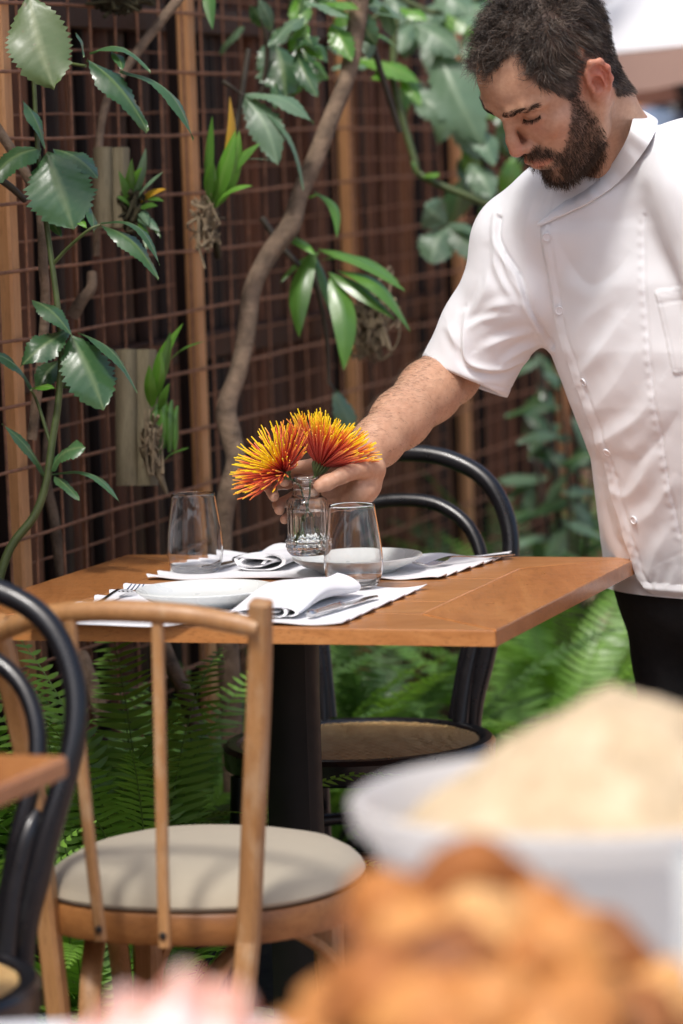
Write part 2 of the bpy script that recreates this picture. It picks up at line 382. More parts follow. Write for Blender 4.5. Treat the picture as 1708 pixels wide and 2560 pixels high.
# ------------------------------------------------------------------ background wall
def plaster(name, c):
    m = NT(name); v = m.coord(); a = m.noise(v, 1.5, 6); b = m.noise(v, 18, 6, .7)
    m.P(Base_Color=m.mix(.35, m.ramp(a, [(.3, tuple(k*.75 for k in c)), (.7, c)]), m.ramp(b, [(.3, tuple(k*.8 for k in c)), (.7, tuple(min(1, k*1.15) for k in c))])), Roughness=.85); m.bump(b, .4, .004); return m.m
for nm_, c_, sx_, sy_ in (('plaster_wall', [0, -5.5, 1.5], 12, .2),):  # unseen wall added behind the camera to shape light and reflections
    wl = MB(); wl.box(c_, sx_, sy_, c_[2]*2, bev=.01); tag(obj(nm_, wl, plaster('pale_plaster', (.36, .34, .33)), smooth=False), 'unseen pale plastered wall %s, added for light and reflections' % ('behind the camera' if sx_ > 1 else 'along the right side of the courtyard'), 'wall')
wl = MB(); wl.box([2.6, 13.5, 1.9], 6.5, .2, 3.8, bev=.01); tag(obj('plaster_wall', wl, plaster('ochre_plaster', (.62, .27, .10)), smooth=False), 'ochre orange plastered wall closing the far end of the courtyard', 'wall')
# ------------------------------------------------------------------ dining table
N0 = onZ(1240, 1575, .75); TW, TD, TT = .829, .795, .022
def TP(a, b, z): return N0-U*a+V*b+Z*(z-.75)                  # a from the right edge to the left, b from near to far
tc = TP(TW/2, TD/2, 0)
tab = thing('dining_table', 'orange varnished wooden dining table laid for two on a black pedestal', 'table', tc)
bw = .145; gp = .0007
def prism(name, poly, z0, z1, mat, parent, bev=.002, a=.5):
    m = MB(); k = len(poly); c = np.mean(poly, 0); p0 = [np.array(q) for q in poly]; ins = [q+nrm(c-q)*bev*1.4 for q in p0]
    vs = [TP(*q, z0) for q in p0]+[TP(*q, z1-bev) for q in p0]+[TP(*q, z1) for q in ins]; f = [tuple(range(k))[::-1] if True else None]
    for L in (0, 1):
        for i in range(k): j = (i+1) % k; f.append((L*k+i, L*k+j, (L+1)*k+j, (L+1)*k+i))
    f.append(tuple(2*k+i for i in range(k))); v = np.array(vs)
    # consistent outward winding
    ar = sum(poly[i][0]*poly[(i+1) % k][1]-poly[(i+1) % k][0]*poly[i][1] for i in range(k))
    if ar > 0: f = [q[::-1] for q in f]
    m.add(v, f, a); return obj(name, m, mat, parent, smooth=False)
g2 = gp/2; TT0 = .75-TT
prism('frame_board', [(0, 0), (0, TD), (bw, TD-bw), (bw, bw)], TT0, .75, M['table_edge'], tab, a=.62)
prism('frame_board', [(g2*3, -0.0), (bw+g2*3, bw-g2), (TW-bw-g2*3, bw-g2), (TW-g2*3, 0)], TT0, .7497, M['table'], tab, a=.5)
prism('frame_board', [(TW, 0), (TW-bw, bw), (TW-bw, TD-bw), (TW, TD)], TT0, .75, M['table_edge'], tab, a=.45)
prism('frame_board', [(TW-g2*3, TD), (TW-bw-g2*3, TD-bw+g2), (bw+g2*3, TD-bw+g2), (g2*3, TD)], TT0, .7497, M['table'], tab, a=.55)
for i in range(4):
    a0 = bw+gp; a1 = TW-bw-gp; h = (TD-2*bw-2*gp)/4; b0 = bw+gp+i*h
    prism('top_board', [(a0, b0+g2), (a1, b0+g2), (a1, b0+h-g2), (a0, b0+h-g2)], TT0, .7503 if i % 2 else .75, M['table'], tab, a=[.45, .6, .4, .55][i], bev=.001)
p0 = onZ(742, 2060, .42); ped = MB()
pts = [np.array([p0[0], p0[1], z]) for z in (.06, .16, .3, .45, .6, .70, TT0-.003)]
an = np.linspace(0, 2*PI, 33)[:-1]; sec = np.stack([np.cos(an), np.sin(an)], 1); sec = sec/np.maximum(np.abs(sec[:, :1]), np.abs(sec[:, 1:]))**.55
ped.tube(pts, [.042, .039, .037, .036, .036, .038, .041], sec=sec, up=U); obj('pedestal', ped, M['postblack'], tab)
for k in range(4):
    dv = [U, V, -U, -V][k]; ft = MB(); ft.tube([p0*[1, 1, 0]+dv*q[0]+Z*q[1] for q in ((.02, .085), (.12, .075), (.24, .045), (.33, .022))], [.032, .03, .026, .02], 12); obj('foot', ft, M['postblack'], tab)
pl = MB(); pl.box([p0[0], p0[1], TT0-.006], .3, .3, .008, [U, V, Z], bev=.002); obj('mounting_plate', pl, M['postblack'], tab, smooth=False)
# neighbouring table, only its far corner in the frame
q0 = onZ(170, 1888, .75)
def T2(a, b, z): return q0-U*a-V*b+Z*(z-.75)
t2 = thing('side_table', 'orange wooden table whose corner juts in at the left edge', 'table', T2(.35, .35, 0))
m = MB(); m.box(T2(.35, .35, .738), .7, .7, .024, [U, V, Z], bev=.004, a=.6); obj('tabletop', m, M['table_edge'], t2, smooth=False)
m = MB(); c2 = T2(.35, .35, 0); m.tube([c2+Z*z for z in (.05, .3, .725)], [.04, .036, .038], sec=sec, up=U); obj('pedestal', m, M['postblack'], t2)
for dv in (U, V, -U, -V):
    m = MB(); m.tube([c2+dv*a+Z*z for a, z in ((.02, .08), (.16, .06), (.3, .02))], [.03, .027, .02], 12); obj('foot', m, M['postblack'], t2)
# ------------------------------------------------------------------ black bentwood chair (local frame, faces +Y)
def bentwood():
    t = thing('bentwood_chair', 'black bentwood chair with round cane seat on the far side of the table', 'chair', (0, 0, 0))
    o = dict(local=True)
    # outer hoop and rear legs are one bent rod
    half = [(-.138, -.225, .0), (-.132, -.208, .22), (-.130, -.195, .44), (-.150, -.215, .56), (-.183, -.25, .69), (-.178, -.275, .77), (-.14, -.292, .835), (-.075, -.302, .87), (0, -.305, .88)]
    path = spline(half+[(-x, y, z) for x, y, z in half[-2::-1]], 90)
    rr = .0142+.003*np.exp(-((path[:, 2]-.55)/.06)**2); m = MB(); m.tube(path, rr, 14); obj('back_frame', m, M['black'], t, **o)
    for sx in (-1, 1):
        m = MB(); m.tube(spline([(sx*.116, -.176, .455), (sx*.122, -.192, .52), (sx*.134, -.212, .585), (sx*.145, -.226, .62)], 14), [.0140]*10+[.013, .011, .008, .004], 12); obj('back_brace', m, M['black'], t, **o)
    half = [(-.104, -.182, .46), (-.122, -.212, .58), (-.142, -.242, .685), (-.120, -.265, .755), (-.066, -.28, .795), (0, -.284, .805)]
    m = MB(); m.tube(spline(half+[(-x, y, z) for x, y, z in half[-2::-1]], 70), .0112, 12); obj('inner_hoop', m, M['black'], t, **o)
    m = MB(); m.lathe([(.172, .418), (.205, .418), (.2125, .423), (.214, .452), (.208, .459), (.196, .460), (.189, .4565), (.184, .45), (.172, .445), (.172, .418)], n=64); obj('seat_rim', m, M['black'], t, **o)
    # woven cane
    m = MB(); R = .192
    def zz(x, y): return .4535+.004*(1-(x*x+y*y)/R**2)
    st = .0085
    for ang, off, wv in ((0, 0, 0), (PI/2, .0004, 1), (PI/4, .001, 2), (-PI/4, .0014, 3)):
        c, s_ = math.cos(ang), math.sin(ang)
        for k in np.arange(-R, R, st if wv < 2 else st*1.41):
            for dd in ((-.0012, .0012) if wv < 2 else (0,)):
                h = math.sqrt(max(0, R*R-(k+dd)**2)); 
                if h < .01: continue
                ts = np.linspace(-h, h, 25); wd = .0017 if wv < 2 else .0021; p = []
                for q in ts:
                    row = []
                    for e in (-wd, wd): x = q*c-(k+dd+e)*s_; y = q*s_+(k+dd+e)*c; row.append([x, y, zz(x, y)+off+.0005*math.sin(q/st*PI+k*400)])
                    p.append(row)
                m.grid(p, a=np.full((25, 2), .3+.15*wv))
    an = np.linspace(0, 2*PI, 65)[:-1]
    m.add(np.vstack([[[0, 0, .4545]], [[R*.5*math.cos(a), R*.5*math.sin(a), .4535] for a in an], [[R*math.cos(a), R*math.sin(a), .4515] for a in an]]), [(0, 1+i, 1+(i+1) % 64) for i in range(64)]+[(1+i, 65+i, 65+(i+1) % 64, 1+(i+1) % 64) for i in range(64)], .0)
    obj('cane_seat', m, M['cane'], t, **o)
    for sx in (-1, 1):
        m = MB(); m.tube(spline([(sx*.15, .135, .42), (sx*.158, .15, .25), (sx*.17, .175, 0)], 14), np.linspace(.018, .012, 14), 12); obj('leg', m, M['black'], t, **o)
    an = np.linspace(0, 2*PI, 60, endpoint=False)
    m = MB(); m.tube([(math.cos(a)*.165, math.sin(a)*.17-.01, .30) for a in an], .0105, 10, closed=True); obj('stretcher_ring', m, M['black'], t, **o)
    return t
bc = bentwood(); cs = onZ(899, 1853, .455); bc.location = cs*[1, 1, 0]; bc.rotation_euler = (0, 0, PI-TA+.02); bc['group'] = 'black bentwood chairs'
cl = onZ(-368, 2470, .455); dup(bc, cl*[1, 1, 0], PI-TA+.04, 'black bentwood chair at the left frame edge behind the table corner')
# ------------------------------------------------------------------ beech chair with cushion, its back to the camera
sc_ = onZ(514, 2205, .452)
wc = thing('cafe_chair', 'worn beech chair with beige cushion, its back turned to the camera', 'chair', sc_*[1, 1, 0])
def rect(wx, wy): return np.array([[wx*x, wy*y] for x, y in ((.5, .32), (.32, .5), (-.32, .5), (-.5, .32), (-.5, -.32), (-.32, -.5), (.32, -.5), (.5, -.32))])
def post(pxs, wx, wy, extra=None):
    pts = [P(*q) for q in pxs]; e = pts[-1]; dirv = nrm(pts[-1]-pts[-2]); pts.append(e+dirv*(e[2]/-dirv[2])+0*Z)
    m = MB(); pp = spline(pts, 26); m.tube(pp, 1.0, sec=rect(wx, wy), up=U, a=.5+.15*np.sin(np.linspace(0, 9, 26))); return m
rp = obj('back_post', post([(652, 1506, 4.27), (648, 1720, 4.31), (634, 2060, 4.36), (622, 2330, 4.38), (612, 2450, 4.38)], .026, .027), M['chairwood'], wc)
lp = obj('back_post', post([(-14, 1548, 4.39), (30, 1720, 4.43), (86, 2000, 4.48), (118, 2280, 4.50), (142, 2500, 4.51)], .026, .027), M['chairwood'], wc)
m = MB(); cr = spline([P(-14, 1588, 4.39), P(80, 1548, 4.36), P(200, 1529, 4.33), P(330, 1528, 4.305), P(470, 1538, 4.285), P(570, 1555, 4.28), P(645, 1571, 4.272)], 50)
m.tube(cr, np.interp(np.linspace(0, 1, 50), [0, .1, .5, .9, 1], [.0105, .0125, .0135, .0125, .0105]), 14); obj('crest_rail', m, M['chairwood'], wc)
for px in ([(176, 1550, 4.33), (196, 1800, 4.355), (222, 2080, 4.365), (253, 2352, 4.36)], [(394, 1548, 4.295), (402, 1900, 4.32), (407, 2160, 4.33), (413, 2368, 4.335)]):
    m = MB(); m.tube(spline([P(*q) for q in px], 20), 1.0, sec=rect(.0135, .012), up=U, a=.55); sp_ = obj('spindle', m, M['chairwood'], wc)
    q = P(px[-1][0]-6, px[-1][1]-28, px[-1][2]-.008); m = MB(); m.lathe([(0, -.002), (.0045, -.002), (.0045, .0012), (.003, .002), (0, .002)], n=14)
    vv = m.V(); m.v = [np.stack([vv[:, 0], -vv[:, 2], vv[:, 1]], 1)+q]; obj('screw', m, M['screw'], sp_)
m = MB(); R = .206; cz = sc_*[1, 1, 0]; sq = lambda an, z, r: -.030*r*np.cos(4*(an+TA))
m.lathe([(R-.03, .414), (R-.001, .414), (R+.001, .417), (R+.001, .450), (R-.001, .453), (R-.03, .453), (R-.03, .414)], c=cz, n=72, a=.5, fn=sq); obj('seat_ring', m, M['ringwood'], wc)
m = MB(); prof = [(R-.012, .4545), (R-.002, .4575), (R, .462), (R-.004, .470), (R-.014, .480), (R-.035, .492), (R-.075, .502), (R-.12, .507), (R-.16, .509), (0, .5095)]
m.lathe(prof, c=cz, n=72, fn=sq); cu = obj('cushion', m, M['beige'], wc)
for a_, spread in ((.62, .05), (2.45, .05)):
    d = U*math.cos(a_)+V*math.sin(a_); m = MB(); m.tube(spline([cz+d*.16+Z*.425, cz+d*.17+Z*.25, cz+d*(.18+spread)], 14), np.linspace(.019, .014, 14), sec=rect(1.9, 1.9), up=U); obj('leg', m, M['chairwood'], wc)
# bent braces under the seat
for (a0, a1, nm) in ((-1.35, .2, 1), (2.6, 4.1, 1), (.75, 2.35, 1)):
    d0 = U*math.cos(a0)+V*math.sin(a0); d1 = U*math.cos(a1)+V*math.sin(a1); q0_ = cz+d0*.185; q1_ = cz+d1*.185
    m = MB(); m.tube(spline([q0_+Z*.20, q0_+Z*.28, lerp(q0_, q1_, .14)+Z*.36, lerp(q0_, q1_, .38)+Z*.403, lerp(q0_, q1_, .62)+Z*.403, lerp(q0_, q1_, .86)+Z*.36, q1_+Z*.28, q1_+Z*.20], 40), 1.0, sec=rect(.026, .014), up=nrm(d0+d1)); obj('bent_brace', m, M['chairwood'], wc)
# ------------------------------------------------------------------ table setting
TZ = .7512
def mat_(name, c, label, seed):
    r = random.Random(seed); A, B, C_, D = [onZ(*q, TZ) for q in c]     # near-left, near-right, far-right, far-left
    nu, nv = 70, 44; g = np.zeros((nv, nu, 3)); ph = [r.uniform(0, 6) for _ in range(6)]
    for j in range(nv):
        for i in range(nu):
            a, b = i/(nu-1), j/(nv-1); e = min(a, 1-a); eb = min(b, 1-b)
            q = lerp(lerp(A, B, a), lerp(D, C_, a), b)
            rip = math.sin(b*38+ph[0]+math.sin(b*9+ph[1]))*math.exp(-e*22); rb = math.sin(a*19+ph[2]+1.5*math.sin(a*7+ph[3]))*math.exp(-eb*16)
            q = q+U*(.0045*rip*(1 if a > .5 else -1))+V*.003*rb
            q = q+Z*(.0026*(1+rip)*math.exp(-e*20)+.0016*(1+rb)*math.exp(-eb*14)+.0004*math.sin(a*11+b*7)); g[j, i] = q
    m = MB(); m.slab(g[:, :, :], -.0013); m.f = [q[::-1] for q in m.f]
    o = obj(name, m, M['linen'], sharp=60); return tag(o, label, 'placemat', 'linen placemats')
mat_('placemat', [(50, 1569), (858, 1562), (1063, 1471), (322, 1470)], 'white wavy-edged linen placemat on the near side of the table under the nearer plate', 1)
mat_('placemat', [(362, 1450), (1100, 1449), (1274, 1391), (556, 1388)], 'white linen placemat on the far side of the table under the farther plate', 2)
def plate(loc, label):
    m = MB(); m.lathe([(0, .0025), (.052, .0025), (.054, 0), (.058, 0), (.060, .003), (.082, .0115), (.095, .0195), (.0975, .0225), (.0968, .0242), (.0945, .0236), (.086, .0185), (.072, .0115), (.058, .0078), (0, .0068)], n=96)
    o = obj('dinner_plate', m, M['ceramic'], local=True, sharp=50); o.location = loc; return tag(o, label, 'plate', 'grey-white dinner plates')
plate(onZ(515, 1494, .7635)*[1, 1, 0]+Z*.7535, 'pale grey dinner plate on the near placemat beside the thick white napkin')
plate(onZ(893, 1397, .772)*[1, 1, 0]+Z*.7535, 'pale grey dinner plate on the far placemat behind the flower jar')
def tumbler(loc, label):
    m = MB(); out = [(0, .0015), (.022, .001), (.0285, 0), (.0335, .003), (.0375, .010), (.0412, .022), (.0426, .034), (.0424, .046), (.0408, .064), (.0380, .084), (.0350, .104), (.0330, .1195)]
    o2 = spline([(r, z, 0) for r, z in out[2:]], 34)[:, :2]
    inn = [(r-.0012, z) for r, z in o2[::-1] if z > .013]
    m.lathe(out[:2]+[tuple(q) for q in o2]+[(.0326, .1206), (.0321, .1203)]+inn+[(.033, .0095), (.024, .0075), (0, .0072)], n=64)
    o = obj('tumbler', m, M['glass'], local=True, sharp=70); o.location = loc; return tag(o, label, 'glass', 'stemless drinking glasses')
tumbler(onZ(490, 1432, TZ)*[1, 1, 0]+Z*.7508, 'empty stemless glass standing on the bare wood at the left, before the trellis')
tumbler(onZ(886, 1474, TZ)*[1, 1, 0]*0+onZ(886, 1474, TZ)*[1, 1, 0]+Z*.7535, 'empty stemless glass beside the thick napkin, in front of the hand and jar')
def napkin(p_near, p_far, wd, ht, label, turns=2.2, z0=.7535, seed=0, flat_near=1.0):
    r = random.Random(seed); a = np.array([*p_near[:2], 0]); b = np.array([*p_far[:2], 0]); ax = nrm(b-a); cr = np.cross(ax, Z); L = np.linalg.norm(b-a)
    nth = 120; th = np.linspace(0, turns*2*PI, nth); fr = .42+.58*th/th[-1]
    nl = 26; m = MB(); g = np.zeros((nl, nth, 3)); g2_ = np.zeros((nl, nth, 3))
    for i in range(nl):
        t = i/(nl-1); hh = ht*lerp(flat_near, 1, sm(0, .6, t))*(1-.12*math.sin(t*5+seed)); w_ = wd*(1+.05*math.sin(t*4+seed)); 
        for (G, off) in ((g, 0.0), (g2_, .0015)):
            f = fr-off/(ht*.5); x = np.sign(np.cos(th))*np.abs(np.cos(th))**.7*w_/2*f+.004*np.sin(th*2.2+t*3+seed); z = np.sin(th)*hh/2*f
            z = z+hh/2+.0022*np.sin(th*1.6+t*7+seed)
            z = np.maximum(z, .0002+.0014*(fr.max()-fr)*3)
            G[i] = (a+ax*(t*L)+np.zeros((nth, 3)))+cr*x[:, None]+Z*(z[:, None]+z0)+ax*(.004*np.sin(th*1.7+seed))[:, None]
    m.grid(g); m.grid(g2_, flip=True); n0 = nl*nth
    for i in range(nl-1):
        for j in (0, nth-1): q = (i*nth+j, (i+1)*nth+j, n0+(i+1)*nth+j, n0+i*nth+j); m.f.append(q if j else q[::-1])
    for j in range(nth-1):
        for i in (0, nl-1): q = (i*nth+j, i*nth+j+1, n0+i*nth+j+1, n0+i*nth+j); m.f.append(q[::-1] if i else q)
    o = obj('napkin', m, M['linen'], sharp=70); return tag(o, label, 'napkin', 'rolled white napkins')
napkin(onZ(655, 1550, TZ), onZ(806, 1493, TZ), .115, .036, 'thick white napkin folded between the near plate and the ornate knife', seed=3, flat_near=.45)
napkin(onZ(640, 1430, TZ), onZ(735, 1394, TZ), .095, .022, 'white napkin rolled flat with its looped end showing behind the empty left glass', seed=5)
def cutlery_base(): pass
def frame(at, ax):
    ax = nrm([ax[0], ax[1], 0]); return at, ax, np.cross(ax, Z)
def fork(at, ax, label):
    at, ax, cr = frame(np.asarray(at), ax); t = thing('fork', label, 'fork', at, 'steel forks')
    def q(l, c, z): return at+ax*l+cr*c+Z*z
    def ribbon(prof, th=.0016, n=7):
        m = MB(); g = [[q(l, wd*k, z) for k in np.linspace(-1, 1, n)] for l, wd, z in prof]; m.slab(np.array(g), th); m.f = [k[::-1] for k in m.f]; return m
    h = spline([(0, .0095, .004), (.02, .0085, .0045), (.06, .004, .006), (.10, .0032, .011), (.125, .004, .013), (.14, .010, .010), (.15, .0118, .0075)], 40)
    obj('handle', ribbon(h), M['steel'], t)
    for k in (-1.5, -.5, .5, 1.5):
        m = MB(); m.tube(spline([q(.148, k*.0066, .0072), q(.165, k*.0066, .0045), q(.18, k*.0066, .0050), q(.197, k*.0064, .0105)], 14), np.linspace(.0018, .0009, 14), 8); obj('tine', m, M['steel'], t)
    return t
f1 = onZ(345, 1466, .761); fork(np.array([*f1[:2], .7535])-V*.197, V, 'steel fork on the near placemat, left of the nearer plate')
f2 = onZ(1042, 1424, .7535); fork(np.array([*f2[:2], .7535])+nrm(V*.86+U*.5)*.195, -nrm(V*.86+U*.5), 'steel fork on the far placemat, right of the farther plate')
def knife(at, ax, label):
    at, ax, cr = frame(np.asarray(at), ax); t = thing('knife', label, 'knife', at, 'steel knives')
    def q(l, c, z): return at+ax*l+cr*c+Z*z
    m = MB(); pr = [(0, .0035), (.004, .0062), (.012, .0068), (.02, .0055), (.05, .0060), (.08, .0066), (.088, .0056), (.094, .0066), (.10, .0045)]
    sec_ = np.array([[math.cos(a)*.75, math.sin(a)*1.1] for a in np.linspace(0, 2*PI, 15)[:-1]])
    pp = spline([(l, r, 0) for l, r in pr], 40); m.tube([q(l, 0, .0065) for l in pp[:, 0]], pp[:, 1], sec=sec_, up=Z); obj('handle', m, M['steel'], t)
    m = MB(); top = []; 
    for l in np.linspace(.098, .205, 90):
        k = (l-.098)/.107; w_ = .0085*min(1, .5+k*3)*(1 if k < .8 else math.sqrt(max(.02, 1-((k-.8)/.2)**2))); sr = .0007*math.sin(l*1800)
        top.append([q(l, -w_+.002, .006), q(l, 0, .0064), q(l, w_+sr, .006)])
    m.slab(np.array(top), .0013); m.f = [k[::-1] for k in m.f]; obj('blade', m, M['steel'], t); return t
k1 = onZ(772, 1541, .757); knife(np.array([*k1[:2], .7535]), onZ(935, 1494, .757)-k1, 'steel knife with ornate handle lying right of the thick near napkin')
k2 = onZ(657, 1381, .76); knife(np.array([*k2[:2], .7535]), onZ(540, 1418, .757)-k2, 'steel knife behind the looped napkin, its blade towards the left glass')
# ------------------------------------------------------------------ flower jar in the hand
JB = P(772, 1386, 5.20)                                       # centre of the jar's base
jar = thing('glass_jar', 'small pressed glass jar of water and orange flowers held over the table', 'jar', JB)
def flute(an, z, r):
    if z < .003 or z > .078 or r < .026: return 0*an
    k = sm(.003, .010, z)*(1-sm(.070, .078, z)); body = -.0019*np.abs(np.cos(an*5))**8+.0006*np.cos(an*10)
    dia = .0020*np.cos(an*10+ (z-.006)*420)*np.cos(an*10-(z-.006)*420)
    return k*(lerp(dia, body, float(sm(.022, .028, z))))
out = [(0, .0018), (.022, .001), (.0255, 0), (.0285, .003), (.0310, .009), (.0315, .020), (.0305, .026), (.0300, .045), (.0300, .066), (.0305, .072), (.0302, .077), (.0275, .081), (.0225, .0845), (.0210, .088), (.0207, .094), (.0215, .096), (.0207, .098), (.0203, .103), (.0212, .105), (.0203, .107), (.0196, .1085)]
o2 = spline([(r, z, 0) for r, z in out[2:]], 70)[:, :2]
inn = [(r-.0026, z) for r, z in o2[::-1] if z > .010]
m = MB(); m.lathe([out[0], out[1]]+[tuple(k) for k in o2]+[(.0188, .1115), (.0172, .111)]+inn+[(.022, .0075), (0, .0068)], c=JB, n=120, fn=flute)
obj('jar_body', m, M['jarglass'], jar, sharp=70)
wi = [(max(r-.0004, 0), z) for r, z in [(0, .0072), (.0218, .0079)]]+[(k[0]-.0001, k[1]) for k in inn[::-1] if k[1] < .0635]
m = MB(); m.lathe(wi+[(wi[-1][0]-.0008, .0632), (0, .0629)], c=JB, n=120, fn=lambda an, z, r: flute(an, z, r+.004) if r > .0225 and z < .0625 else 0*an); obj('water', m, M['water'], jar, sharp=70)
def petalmat():
    m = NT('spider_petal'); t = m.attr('tone'); s_ = m.attr('rib')
    a = m.ramp(t, [(0, (.16, .004, .006)), (.58, (.40, .010, .008)), (.76, (.70, .075, .008)), (.87, (.88, .34, .006)), (.95, (.92, .66, .006))])
    b = m.ramp(t, [(0, (.34, .02, .015)), (.55, (.60, .10, .055)), (.80, (.82, .27, .09)), (.95, (.92, .62, .02))])
    m.P(Base_Color=m.mix(s_, a, b), Roughness=.5); m.b.inputs['Subsurface Weight'].default_value = .0; return m.m
M['petal'] = petalmat()
def flower(base, axis, n, L, spread, label, bend, seed, stem_to, back=.0, tuft=0, dirs=None):
    r = random.Random(seed); axis = nrm(axis); e1 = nrm(np.cross(axis, [0.3, 1, .2])); e2 = np.cross(axis, e1)
    t = thing('spider_chrysanthemum', label, 'flower', base, 'orange and yellow flowers in the jar'); m = MB(); rib = []
    c0 = base+axis*.012
    for i in range(n):
        u = (i+.5)/n; th = spread*math.sqrt(u)**.9*(1+r.uniform(-.04, .04)); ph = i*2.39996+r.uniform(-.12, .12)
        d = axis*math.cos(th)+(e1*math.cos(ph)+e2*math.sin(ph))*math.sin(th)
        ll = L*(r.uniform(.86, 1.06))*(.80+.2*min(1, th/.9)) if not tuft or u > .16 else L*r.uniform(.55, .75)
        side = nrm(np.cross(d, [r.uniform(-1, 1), r.uniform(-1, 1), r.uniform(-1, 1)])); bd = bend*math.sin(th)
        st = c0+d*.004-axis*.006*min(1, th)
        pts = [st+d*ll*k+axis*(bd*ll*k*k)+side*r.uniform(-.0025, .0025)*k*k-Z*(.10*ll*k*k*max(0, math.sin(th)-.6)) for k in np.linspace(0, 1, 8)]
        rad = np.interp(np.linspace(0, 1, 8), [0, .2, .75, .92, 1], [.0007, .00105, .0010, .0013, .0008])
        tn = np.linspace(0, 1, 8)*(.92 if u > .3 else 1)+(.62*max(0, 1-u*2.4) if tuft else .10*(1-u)); m.tube(pts, rad, 5, a=np.clip(tn*r.uniform(.85, 1.1), 0, 1)); rib.append(np.full(40, r.uniform(.0, .45) if u < .6 else r.uniform(.3, 1)))
    obj('petals', m, M['petal'], t, attr={'rib': np.concatenate(rib)})
    m = MB(); m.tube([base-axis*.008, base-axis*.002, base+axis*.006, base+axis*.013], [.0022, .006, .0095, .0075], 14)
    for k in range(16):
        a = k/16*2*PI; d = e1*math.cos(a)+e2*math.sin(a); m.tube([base+d*.006, base+d*.0115+axis*.008, base+d*.0135+axis*.018], [.0022, .002, .0005], 5)
    obj('calyx', m, M['stem'], t)
    m = MB(); m.tube(spline([base-axis*.006, *stem_to], 24), .0014, 8)
    q = np.asarray(stem_to[-1]); 
    obj('stem', m, M['stem'], t); return t
top = JB+Z*.112
flower(P(716, 1188, 5.185), nrm(RIGHT*-.66+UPV*.68+BACK*.42), 210, .069, 1.38, 'shaggier orange flower leaning left, its yellow centre turned to the camera', .10, 4,
       [JB+RIGHT*-.010+Z*.10+BACK*.004, JB+RIGHT*-.004+Z*.08, JB+RIGHT*.008+Z*.045+BACK*.002, JB+RIGHT*.018+Z*.014], tuft=1)
flower(P(794, 1180, 5.20), nrm(RIGHT*.42+UPV*.88+BACK*.10), 215, .083, 1.05, 'taller fan of red and yellow needle petals leaning right against the wrist', .06, 9,
       [JB+RIGHT*.006+Z*.105, JB+RIGHT*.004+Z*.085, JB+RIGHT*-.006+Z*.045+BACK*.004, JB+RIGHT*-.017+Z*.013+BACK*.004])
# ------------------------------------------------------------------ leaves
def vn(r_, u_, b_): return RIGHT*r_+UPV*u_+BACK*b_
def leaf(base, tip, width, nor=None, teeth=0, ta=.12, fold=.25, sag=.08, shape=.45, mat='leaf', parent=None, seed=0, wave=.05, nm='leaf', nu=36, ns=11, petiole=0, mb=None, tone=None, ribs=True):
    r = random.Random(seed); base = np.asarray(base, float); tip = np.asarray(tip, float)
    ax = tip-base; L = np.linalg.norm(ax); ax = ax/L; n_ = vn(.1, .45, .9) if nor is None else np.asarray(nor, float)
    n_ = nrm(n_-ax*np.dot(n_, ax)); sd_ = np.cross(ax, n_)
    t = np.linspace(0, 1, nu); sarr = np.linspace(-1, 1, ns)
    w_ = np.sin(PI*t**(shape/.5*.82+.18))**.85; w_ = np.where(t > .97, w_*.7, w_); w_ = np.maximum(w_, .015)
    h = width/2*w_; ph = r.uniform(0, 6); wave = wave*(r.uniform(.7, 1.9) if mb is None else 1); bendx = r.uniform(-.07, .07) if mb is None else 0; G = np.zeros((nu, ns, 3)); rib = np.zeros((nu, ns))
    k = max(teeth, 6)
    for i in range(nu):
        q = base+ax*L*t[i]+sd_*(bendx*L*math.sin(PI*t[i]))+n_*(sag*L*(math.sin(PI*t[i])-.6*t[i]**2))
        saw = ((t[i]*teeth+ph) % 1.0) if teeth else 0
        for j in range(ns):
            s = sarr[j]; e = abs(s); hh = h[i]*(1+(ta*(saw-.5)*2 if (teeth and e > .85) else 0))
            up = -fold*h[i]*e+wave*width*math.sin(t[i]*9+ph+s*1.5)*e**1.5+.012*width*math.sin((t[i]-e*.25)*k*2*PI*.5)*(1-abs(2*e-1))
            fwd = (e*.10*h[i]) if teeth else 0
            G[i, j] = q+sd_*(s*hh)+n_*up+ax*fwd
            mid = math.exp(-(s*h[i]/(.018*width+.0004))**2); vein = math.exp(-((((t[i]-e*.22)*k*.5) % 1.0-.5)/.09)**2)*(1-e)*.55
            rib[i, j] = max(mid, vein*.6)*(1 if ribs else .5)
    tn = r.uniform(.0, .6) if tone is None else tone
    m = mb if mb is not None else MB()
    m.grid(G, a=np.full(G.shape[:2], tn)); 
    if mb is not None: mb.rib.append(rib.reshape(-1)); return
    rb = [rib.reshape(-1)]
    if petiole:
        pts = spline([base-ax*petiole+n_*-.2*petiole, base-ax*petiole*.5-n_*.05*petiole, base+ax*L*.03], 8); m.tube(pts, .0016, 6); rb.append(np.full(48, .5))
    return obj(nm, m, M[mat], parent, attr={'rib': np.concatenate(rb)}, sharp=80)
def lpx(b, tp, w_, d, parent, dd=0.0, **k):
    """leaf from photo pixels: base, tip, width in px at depth d (tip at d+dd)"""
    A, B = P(*b, d), P(*tp, d+dd); return leaf(A, B, w_*d/FPX, parent=parent, **k)
def stemtube(pts, r0, r1, mat, parent, nm='stem', n=40, kn=0):
    m = MB(); p = spline(pts, n); rr = np.linspace(r0, r1, n)*(1+kn*np.sin(np.linspace(0, 31, n))*np.sin(np.linspace(0, 12, n))); m.tube(p, rr, 10, a=.5); return obj(nm, m, M[mat], parent)
